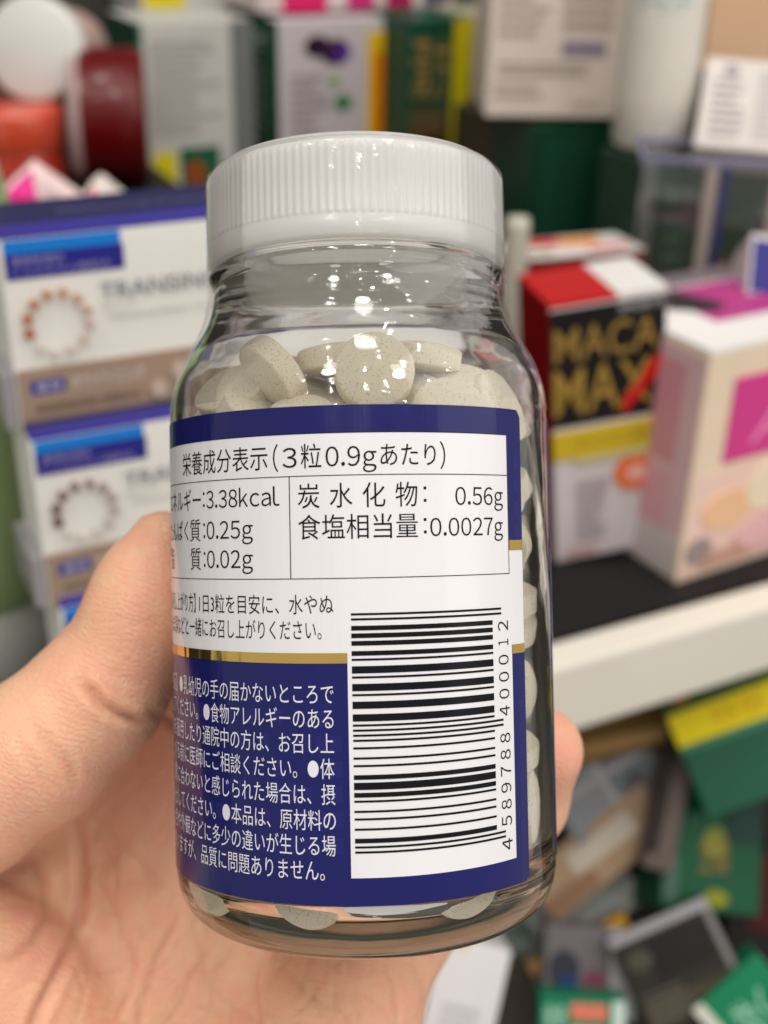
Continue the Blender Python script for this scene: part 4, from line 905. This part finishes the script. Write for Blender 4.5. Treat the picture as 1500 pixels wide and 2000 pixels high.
CREASES = [  # pixel polylines, width mm, depth mm, redness
    ([(150, 1326), (178, 1350), (205, 1380), (236, 1398), (272, 1412), (300, 1420)], .6, .8, 1.0), ([(62, 1405), (86, 1438), (112, 1470), (140, 1500), (160, 1540)], .6, .34, .5),
    ([(206, 1305), (240, 1325), (290, 1335)], .4, .08, .2), ([(30, 1440), (70, 1500), (95, 1545)], .5, .12, .3), ([(215, 1200), (262, 1218), (300, 1222)], .35, .06, .25),
    ([(255, 1405), (270, 1450), (282, 1500)], .5, .1, .2), ([(292, 1396), (318, 1402), (345, 1416), (380, 1430)], .6, .5, .9),
    ([(136, 1575), (154, 1625), (160, 1680), (160, 1740), (154, 1800), (138, 1850), (112, 1905), (78, 1970), (50, 2040), (20, 2160)], .7, .62, .9),
    ([(0, 1712), (28, 1694), (62, 1690), (84, 1730), (92, 1790), (70, 1835), (30, 1866), (-10, 1880)], .7, .38, .9),
    ([(352, 1770), (336, 1815), (305, 1868), (285, 1920), (272, 1990), (262, 2080)], .5, .34, .7), ([(420, 1838), (372, 1905), (352, 1960), (300, 2030)], .45, .22, .55),
    ([(240, 1820), (262, 1880), (250, 1945), (215, 2020)], .4, .18, .5), ([(170, 1690), (205, 1740), (232, 1800), (236, 1850)], .4, .14, .4),
    ([(508, 1870), (500, 1925), (508, 1990), (498, 2060)], .4, .2, .5), ([(560, 1890), (600, 1940), (662, 1985)], .35, .12, .3), ([(742, 1880), (768, 1925), (775, 1985), (760, 2060)], .45, .2, .5),
    ([(150, 1890), (190, 1900), (240, 1890), (300, 1868)], .35, .12, .35), ([(620, 1890), (610, 1945), (640, 2010)], .3, .1, .3), ([(110, 1930), (170, 1965), (240, 1975)], .35, .1, .3),
    ([(390, 1900), (430, 1945), (480, 1985), (560, 2020)], .35, .13, .4), ([(180, 1590), (230, 1640), (290, 1700), (340, 1790)], .4, .12, .35), ([(175, 1650), (196, 1600), (230, 1560)], .35, .1, .3),
    ([(140, 2010), (160, 1960), (176, 1900), (178, 1840)], .35, .1, .3), ([(700, 1900), (690, 1950), (705, 2010)], .35, .1, .3), ([(445, 1850), (420, 1900), (410, 1960), (380, 2040)], .35, .12, .35),
    ([(10, 1940), (60, 1915), (105, 1920)], .35, .1, .3), ([(0, 1770), (40, 1762), (76, 1780)], .3, .08, .3),
]
def build_hand():
    h = .62
    lo = np.array([-75., -205., -215.]); hi = np.array([36., 6., -140.])
    n = np.ceil((hi - lo) / h).astype(int) + 1
    xs, ys, zs = [lo[i] + h * np.arange(n[i]) for i in range(3)]
    # coarse pass first: only cells near the skin are evaluated finely
    V = np.full(n, 9., np.float32); S = 8
    for i0 in range(0, n[0], S):
        for j0 in range(0, n[1], S):
            for k0 in range(0, n[2], S):
                pass
    cs = [np.arange(0, n[i], S) for i in range(3)]
    cx, cyy, cz = np.meshgrid(*[lo[i] + h * (cs[i] + S / 2) for i in range(3)], indexing='ij')
    dc = hand_sdf(np.stack([cx, cyy, cz], -1)); near = np.argwhere(np.abs(dc) < h * S * 1.05)
    sign_far = np.sign(dc)
    for a in range(len(cs[0])):
        for b in range(len(cs[1])):
            for c in range(len(cs[2])):
                V[a * S:(a + 1) * S, b * S:(b + 1) * S, c * S:(c + 1) * S] = 9. * sign_far[a, b, c]
    off = np.stack(np.meshgrid(*[np.arange(S)] * 3, indexing='ij'), -1).reshape(-1, 3)
    for q in range(0, len(near), 400):
        idx = (near[q:q + 400, None, :] * S + off[None]).reshape(-1, 3); ok = (idx < n).all(1); idx = idx[ok]
        V[idx[:, 0], idx[:, 1], idx[:, 2]] = hand_sdf(lo + h * idx)
    ins = V < 0
    ins[0] = ins[-1] = False; ins[:, 0] = ins[:, -1] = False; ins[:, :, 0] = ins[:, :, -1] = False
    V = np.where(ins, np.minimum(V, -1e-4), np.maximum(V, 1e-4))
    m = [k - 1 for k in n]
    acc = np.zeros((*m, 3), np.float32); cnt = np.zeros(m, np.float32)
    corner = [(i, j, k) for i in (0, 1) for j in (0, 1) for k in (0, 1)]
    sl = lambda c: tuple(slice(c[i], c[i] + m[i]) for i in range(3))
    for c in corner:
        for axn in range(3):
            if c[axn] == 1: continue
            c2 = list(c); c2[axn] = 1
            va, vb = V[sl(c)], V[sl(c2)]; x = (va < 0) != (vb < 0); t = np.where(x, va / (va - vb + 1e-12), 0)
            for q in range(3): acc[..., q] += np.where(x, c[q] + (t if q == axn else 0), 0)
            cnt += x
    act = cnt > 0; ids = np.full(m, -1, np.int64); ids[act] = np.arange(act.sum())
    cells = np.argwhere(act); verts = lo + h * (cells + acc[act] / cnt[act][:, None])
    quads = []
    for axn in range(3):
        a1, a2 = [(1, 2), (2, 0), (0, 1)][axn]
        s0 = [slice(1, m[i]) for i in range(3)]; s0[axn] = slice(0, m[axn]); s1 = list(s0); s1[axn] = slice(1, m[axn] + 1)
        A, B = ins[tuple(s0)], ins[tuple(s1)]; e = np.argwhere(A != B); st = A[tuple(e.T)]
        e = e + np.array([0 if i == axn else 1 for i in range(3)])
        def idx(d1, d2):
            c = e.copy(); c[:, a1] -= d1; c[:, a2] -= d2; return ids[tuple(c.T)]
        q = np.stack([idx(1, 1), idx(0, 1), idx(0, 0), idx(1, 0)], 1); q[~st] = q[~st][:, ::-1]
        quads.append(q)
    quads = np.concatenate(quads)
    def grad(p, e=.25):
        gq = np.stack([hand_sdf(p + e * np.eye(3)[i]) - hand_sdf(p - e * np.eye(3)[i]) for i in range(3)], -1); return gq / np.maximum(np.linalg.norm(gq, axis=-1, keepdims=True), 1e-9)
    inner_ = (verts[:, 1] > lo[1] + 1.5)
    for _ in range(2):
        gq = grad(verts); dd = np.clip(hand_sdf(verts), -.5, .5); verts = verts - (gq * dd[:, None]) * inner_[:, None]
    N = grad(verts)
    # creases
    px = 750 + F * verts[:, 0] / -verts[:, 2]; py = 1000 - F * verts[:, 1] / -verts[:, 2]; sc_ = -verts[:, 2] / F
    facing_ = np.clip(-(N * _n(verts.mean(0))).sum(1) * 1.6, 0, 1)
    red = np.zeros(len(verts)); disp = np.zeros(len(verts)); Q = np.stack([px, py], 1)
    rr_ = np.random.RandomState(11); C2 = list(CREASES)
    for _ in range(150):                         # the fine net of minor lines over the palm
        x, y = rr_.uniform(150, 860), rr_.uniform(1560, 2250); a = rr_.choice([rr_.normal(1.9, .3), rr_.normal(.8, .35)]); L_ = rr_.uniform(25, 85)
        pl = [(x + L_ * t * math.cos(a + .3 * t), y + L_ * t * math.sin(a + .3 * t)) for t in (-1, -.5, 0, .5, 1)]
        C2.append((pl, .28, rr_.uniform(.05, .15), .32))
    for pl, w, dep, rd in C2:
        pl = np.array(pl, float); best = np.full(len(Q), 1e9); tpos = np.zeros(len(Q)); n_ = len(pl) - 1
        near_ = (np.abs(Q[:, 0] - pl[:, 0].mean()) < np.ptp(pl[:, 0]) / 2 + 60) & (np.abs(Q[:, 1] - pl[:, 1].mean()) < np.ptp(pl[:, 1]) / 2 + 60)
        ii = np.where(near_)[0]; q = Q[ii]; bb = np.full(len(ii), 1e9); tt = np.zeros(len(ii))
        for i in range(n_):
            a, b = pl[i], pl[i + 1]; ab = b - a; t = np.clip(((q - a) @ ab) / (ab @ ab), 0, 1); dd = np.linalg.norm(q - a - t[:, None] * ab, axis=1)
            m_ = dd < bb; bb[m_] = dd[m_]; tt[m_] = (i + t[m_]) / n_
        dmm = bb * sc_[ii]; fade = np.clip(np.minimum(tt, 1 - tt) * 5, .15, 1)
        prof_ = np.exp(-(dmm / w) ** 2) - .35 * np.exp(-((dmm - 2.2 * w) / w) ** 2)
        disp[ii] -= 1.6 * dep * prof_ * fade * facing_[ii]; red[ii] = np.maximum(red[ii], rd * np.exp(-(dmm / (w * .7)) ** 2) * fade * facing_[ii])
    # broad unevenness of flesh
    for k_, am in ((.11, .22), (.23, .10), (.5, .035)):
        ph = rr_.uniform(0, 6, 6)
        disp += am * (np.sin(verts[:, 0] * k_ + ph[0] + 1.3 * np.sin(verts[:, 1] * k_ * .7 + ph[1])) * np.sin(verts[:, 1] * k_ * 1.1 + ph[2] + np.sin(verts[:, 2] * k_ + ph[3])))
    q = verts - FO; z = q @ AXB; rad = np.sqrt((q * q).sum(1) - z * z)
    touch = (rad < 23.6) & (np.abs(z) < 46); disp[touch] = np.minimum(disp[touch], 0)
    verts = verts + N * disp[:, None]
    wv = (verts * mm) @ RW.T + CAM
    me = bpy.data.meshes.new('hand'); me.vertices.add(len(wv)); me.vertices.foreach_set('co', (wv - HO).ravel())
    me.loops.add(quads.size); me.loops.foreach_set('vertex_index', quads.ravel().astype(np.int32))
    me.polygons.add(len(quads)); me.polygons.foreach_set('loop_start', np.arange(0, quads.size, 4, dtype=np.int32))
    me.update(calc_edges=True); me.validate()
    at = me.attributes.new('crease', 'FLOAT', 'POINT'); at.data.foreach_set('value', red.astype(np.float32))
    # natural flush of the flesh: pads of the thumb and little finger, ball of the thumb
    fl = np.zeros(len(verts))
    for c, r_, am in ((P(285, 1255, 154), 9, .55), (P(300, 1120, 156), 6, .25), (P(110, 1770, 158), 11, .9), (P(1060, 1490, 160), 9, .7), (P(40, 1900, 160), 12, .4), (P(320, 1500, 176), 10, .6), (P(740, 1950, 172), 12, .3), (P(60, 1570, 152), 10, .35), (P(220, 1330, 152), 8, .4)):
        fl = np.maximum(fl, am * np.exp(-((verts - c) ** 2).sum(1) / r_ ** 2))
    at = me.attributes.new('flush', 'FLOAT', 'POINT'); at.data.foreach_set('value', fl.astype(np.float32))
    for q in me.polygons: q.use_smooth = True
    return me
sk = bpy.data.materials.new('skin'); sk.use_nodes = True; nt = sk.node_tree; p = nt.nodes['Principled BSDF']
tc = nt.nodes.new('ShaderNodeTexCoord')
def noise(scale, detail=4, dist=0, vec=None):
    n_ = nt.nodes.new('ShaderNodeTexNoise'); n_.inputs['Scale'].default_value = scale; n_.inputs['Detail'].default_value = detail; n_.inputs['Distortion'].default_value = dist
    nt.links.new(vec or tc.outputs['Object'], n_.inputs['Vector']); return n_
def mixc(fac, a, b):
    m_ = nt.nodes.new('ShaderNodeMix'); m_.data_type = 'RGBA'
    if isinstance(fac, float): m_.inputs[0].default_value = fac
    else: nt.links.new(fac, m_.inputs[0])
    for i, c in ((6, a), (7, b)):
        if isinstance(c, tuple): m_.inputs[i].default_value = (*c, 1)
        else: nt.links.new(c, m_.inputs[i])
    return m_.outputs[2]
def mul(a, k):
    m_ = nt.nodes.new('ShaderNodeMath'); m_.operation = 'MULTIPLY'; nt.links.new(a, m_.inputs[0]); m_.inputs[1].default_value = k; return m_.outputs[0]
def ramp(a, lo, hi):
    m_ = nt.nodes.new('ShaderNodeMapRange'); nt.links.new(a, m_.inputs['Value']); m_.inputs['From Min'].default_value = lo; m_.inputs['From Max'].default_value = hi; return m_.outputs[0]
A1 = nt.nodes.new('ShaderNodeAttribute'); A1.attribute_name = 'crease'; A2 = nt.nodes.new('ShaderNodeAttribute'); A2.attribute_name = 'flush'
base = mixc(ramp(noise(70, 5, .6).outputs['Fac'], .35, .68), (.84, .485, .31), (.85, .43, .30))
base = mixc(ramp(noise(420, 3).outputs['Fac'], .45, .75), base, (.82, .52, .33))
base = mixc(mul(A2.outputs['Fac'], .75), base, (.74, .31, .215))
base = mixc(mul(A1.outputs['Fac'], .55), base, (.56, .235, .15))
nt.links.new(base, p.inputs['Base Color'])
p.inputs['Roughness'].default_value = .43; p.inputs['Specular IOR Level'].default_value = .4
p.inputs['Subsurface Weight'].default_value = .35; p.inputs['Subsurface Radius'].default_value = (1, .35, .18); p.inputs['Subsurface Scale'].default_value = .0032
vo = nt.nodes.new('ShaderNodeTexVoronoi'); vo.feature = 'DISTANCE_TO_EDGE'; vo.inputs['Scale'].default_value = 1300; 
wv_ = nt.nodes.new('ShaderNodeVectorMath'); wv_.operation = 'ADD'; nz = noise(300, 3); sc3 = nt.nodes.new('ShaderNodeVectorMath'); sc3.operation = 'SCALE'; sc3.inputs['Scale'].default_value = .0022
nt.links.new(nz.outputs['Color'], sc3.inputs[0]); nt.links.new(tc.outputs['Object'], wv_.inputs[0]); nt.links.new(sc3.outputs[0], wv_.inputs[1]); nt.links.new(wv_.outputs[0], vo.inputs['Vector'])
wa = nt.nodes.new('ShaderNodeTexWave'); wa.wave_type = 'BANDS'; wa.bands_direction = 'DIAGONAL'; wa.inputs['Scale'].default_value = 520; wa.inputs['Distortion'].default_value = 9; wa.inputs['Detail'].default_value = 3; wa.inputs['Detail Scale'].default_value = .6
nt.links.new(wv_.outputs[0], wa.inputs['Vector'])
b1_ = nt.nodes.new('ShaderNodeBump'); b1_.inputs['Strength'].default_value = .4; b1_.inputs['Distance'].default_value = .00016; nt.links.new(ramp(vo.outputs['Distance'], 0, .16), b1_.inputs['Height'])
b2_ = nt.nodes.new('ShaderNodeBump'); b2_.inputs['Strength'].default_value = .36; b2_.inputs['Distance'].default_value = .00012; nt.links.new(wa.outputs['Fac'], b2_.inputs['Height']); nt.links.new(b1_.outputs[0], b2_.inputs['Normal'])
b3_ = nt.nodes.new('ShaderNodeBump'); b3_.inputs['Strength'].default_value = .2; b3_.inputs['Distance'].default_value = .0006; nt.links.new(noise(190, 4).outputs['Fac'], b3_.inputs['Height']); nt.links.new(b2_.outputs[0], b3_.inputs['Normal'])
nt.links.new(b3_.outputs[0], p.inputs['Normal'])
HO = c2w(P(300, 2500, 180) * mm)
hand = link('hand', build_hand(), sk); hand.location = Vector(HO)
tag(hand, 'bare left hand with creased palm and upright thumb gripping the pill bottle from behind', 'hand')
# nails
nm = mat('nail', (.80, .58, .46), rough=.25, coat=.5)
def nail(tip, prev, rad, out_dir, ln=6.2, wd=4.6):
    t = _n(tip - prev); o_ = np.asarray(out_dir, float); o_ = _n(o_ - t * (o_ @ t)); w_ = np.cross(t, o_); vs, fs = [], []; nu, nv = 9, 9
    for lay in (0, .45):
        for i in range(nu):
            for j in range(nv):
                u = -1 + 2 * i / (nu - 1); v = -1 + 2 * j / (nv - 1); a = u * .82
                L_ = ln * (.5 + .5 * v); e = 1 - .25 * abs(u) ** 2.5 * (1 if v > 0 else .6)
                pt_ = prev + (tip - prev) * .55 + t * (L_ * e) + (rad + .22 - lay - .10 * v * v) * (o_ * math.cos(a) + w_ * math.sin(a) * wd / rad)
                vs.append(c2w(pt_ * mm) - HO)
    for L0, fl in ((0, 0), (nu * nv, 1)):
        for i in range(nu - 1):
            for j in range(nv - 1):
                q = [L0 + i * nv + j, L0 + (i + 1) * nv + j, L0 + (i + 1) * nv + j + 1, L0 + i * nv + j + 1]; fs.append(tuple(q[::-1] if fl else q))
    k = nu * nv; bd = [i * nv for i in range(nu)] + [(nu - 1) * nv + j for j in range(1, nv)] + [i * nv + nv - 1 for i in range(nu - 2, -1, -1)] + [j for j in range(nv - 2, 0, -1)]
    for i in range(len(bd)):
        a, b = bd[i], bd[(i + 1) % len(bd)]; fs.append((a, b, b + k, a + k))
    link('nail', mesh(vs, fs), nm, hand, smooth=True)
nail(PINKY[-1][0], PINKY[-2][0], 6.05, (.87, -.05, -.50), 6.0, 3.9)
nail(THUMB[0][0], THUMB[1][0], 4.35, (-.62, .25, -.82), 5.0, 4.0)
nail(INDEX[-1][0], INDEX[-2][0], 6.7, (.1, .2, -1), 7.5, 4.6); nail(MIDDLE[-1][0], MIDDLE[-2][0], 6.7, (.3, .1, -1), 8, 4.8); nail(RING[-1][0], RING[-2][0], 6.4, (.4, .1, -1), 8, 4.6)
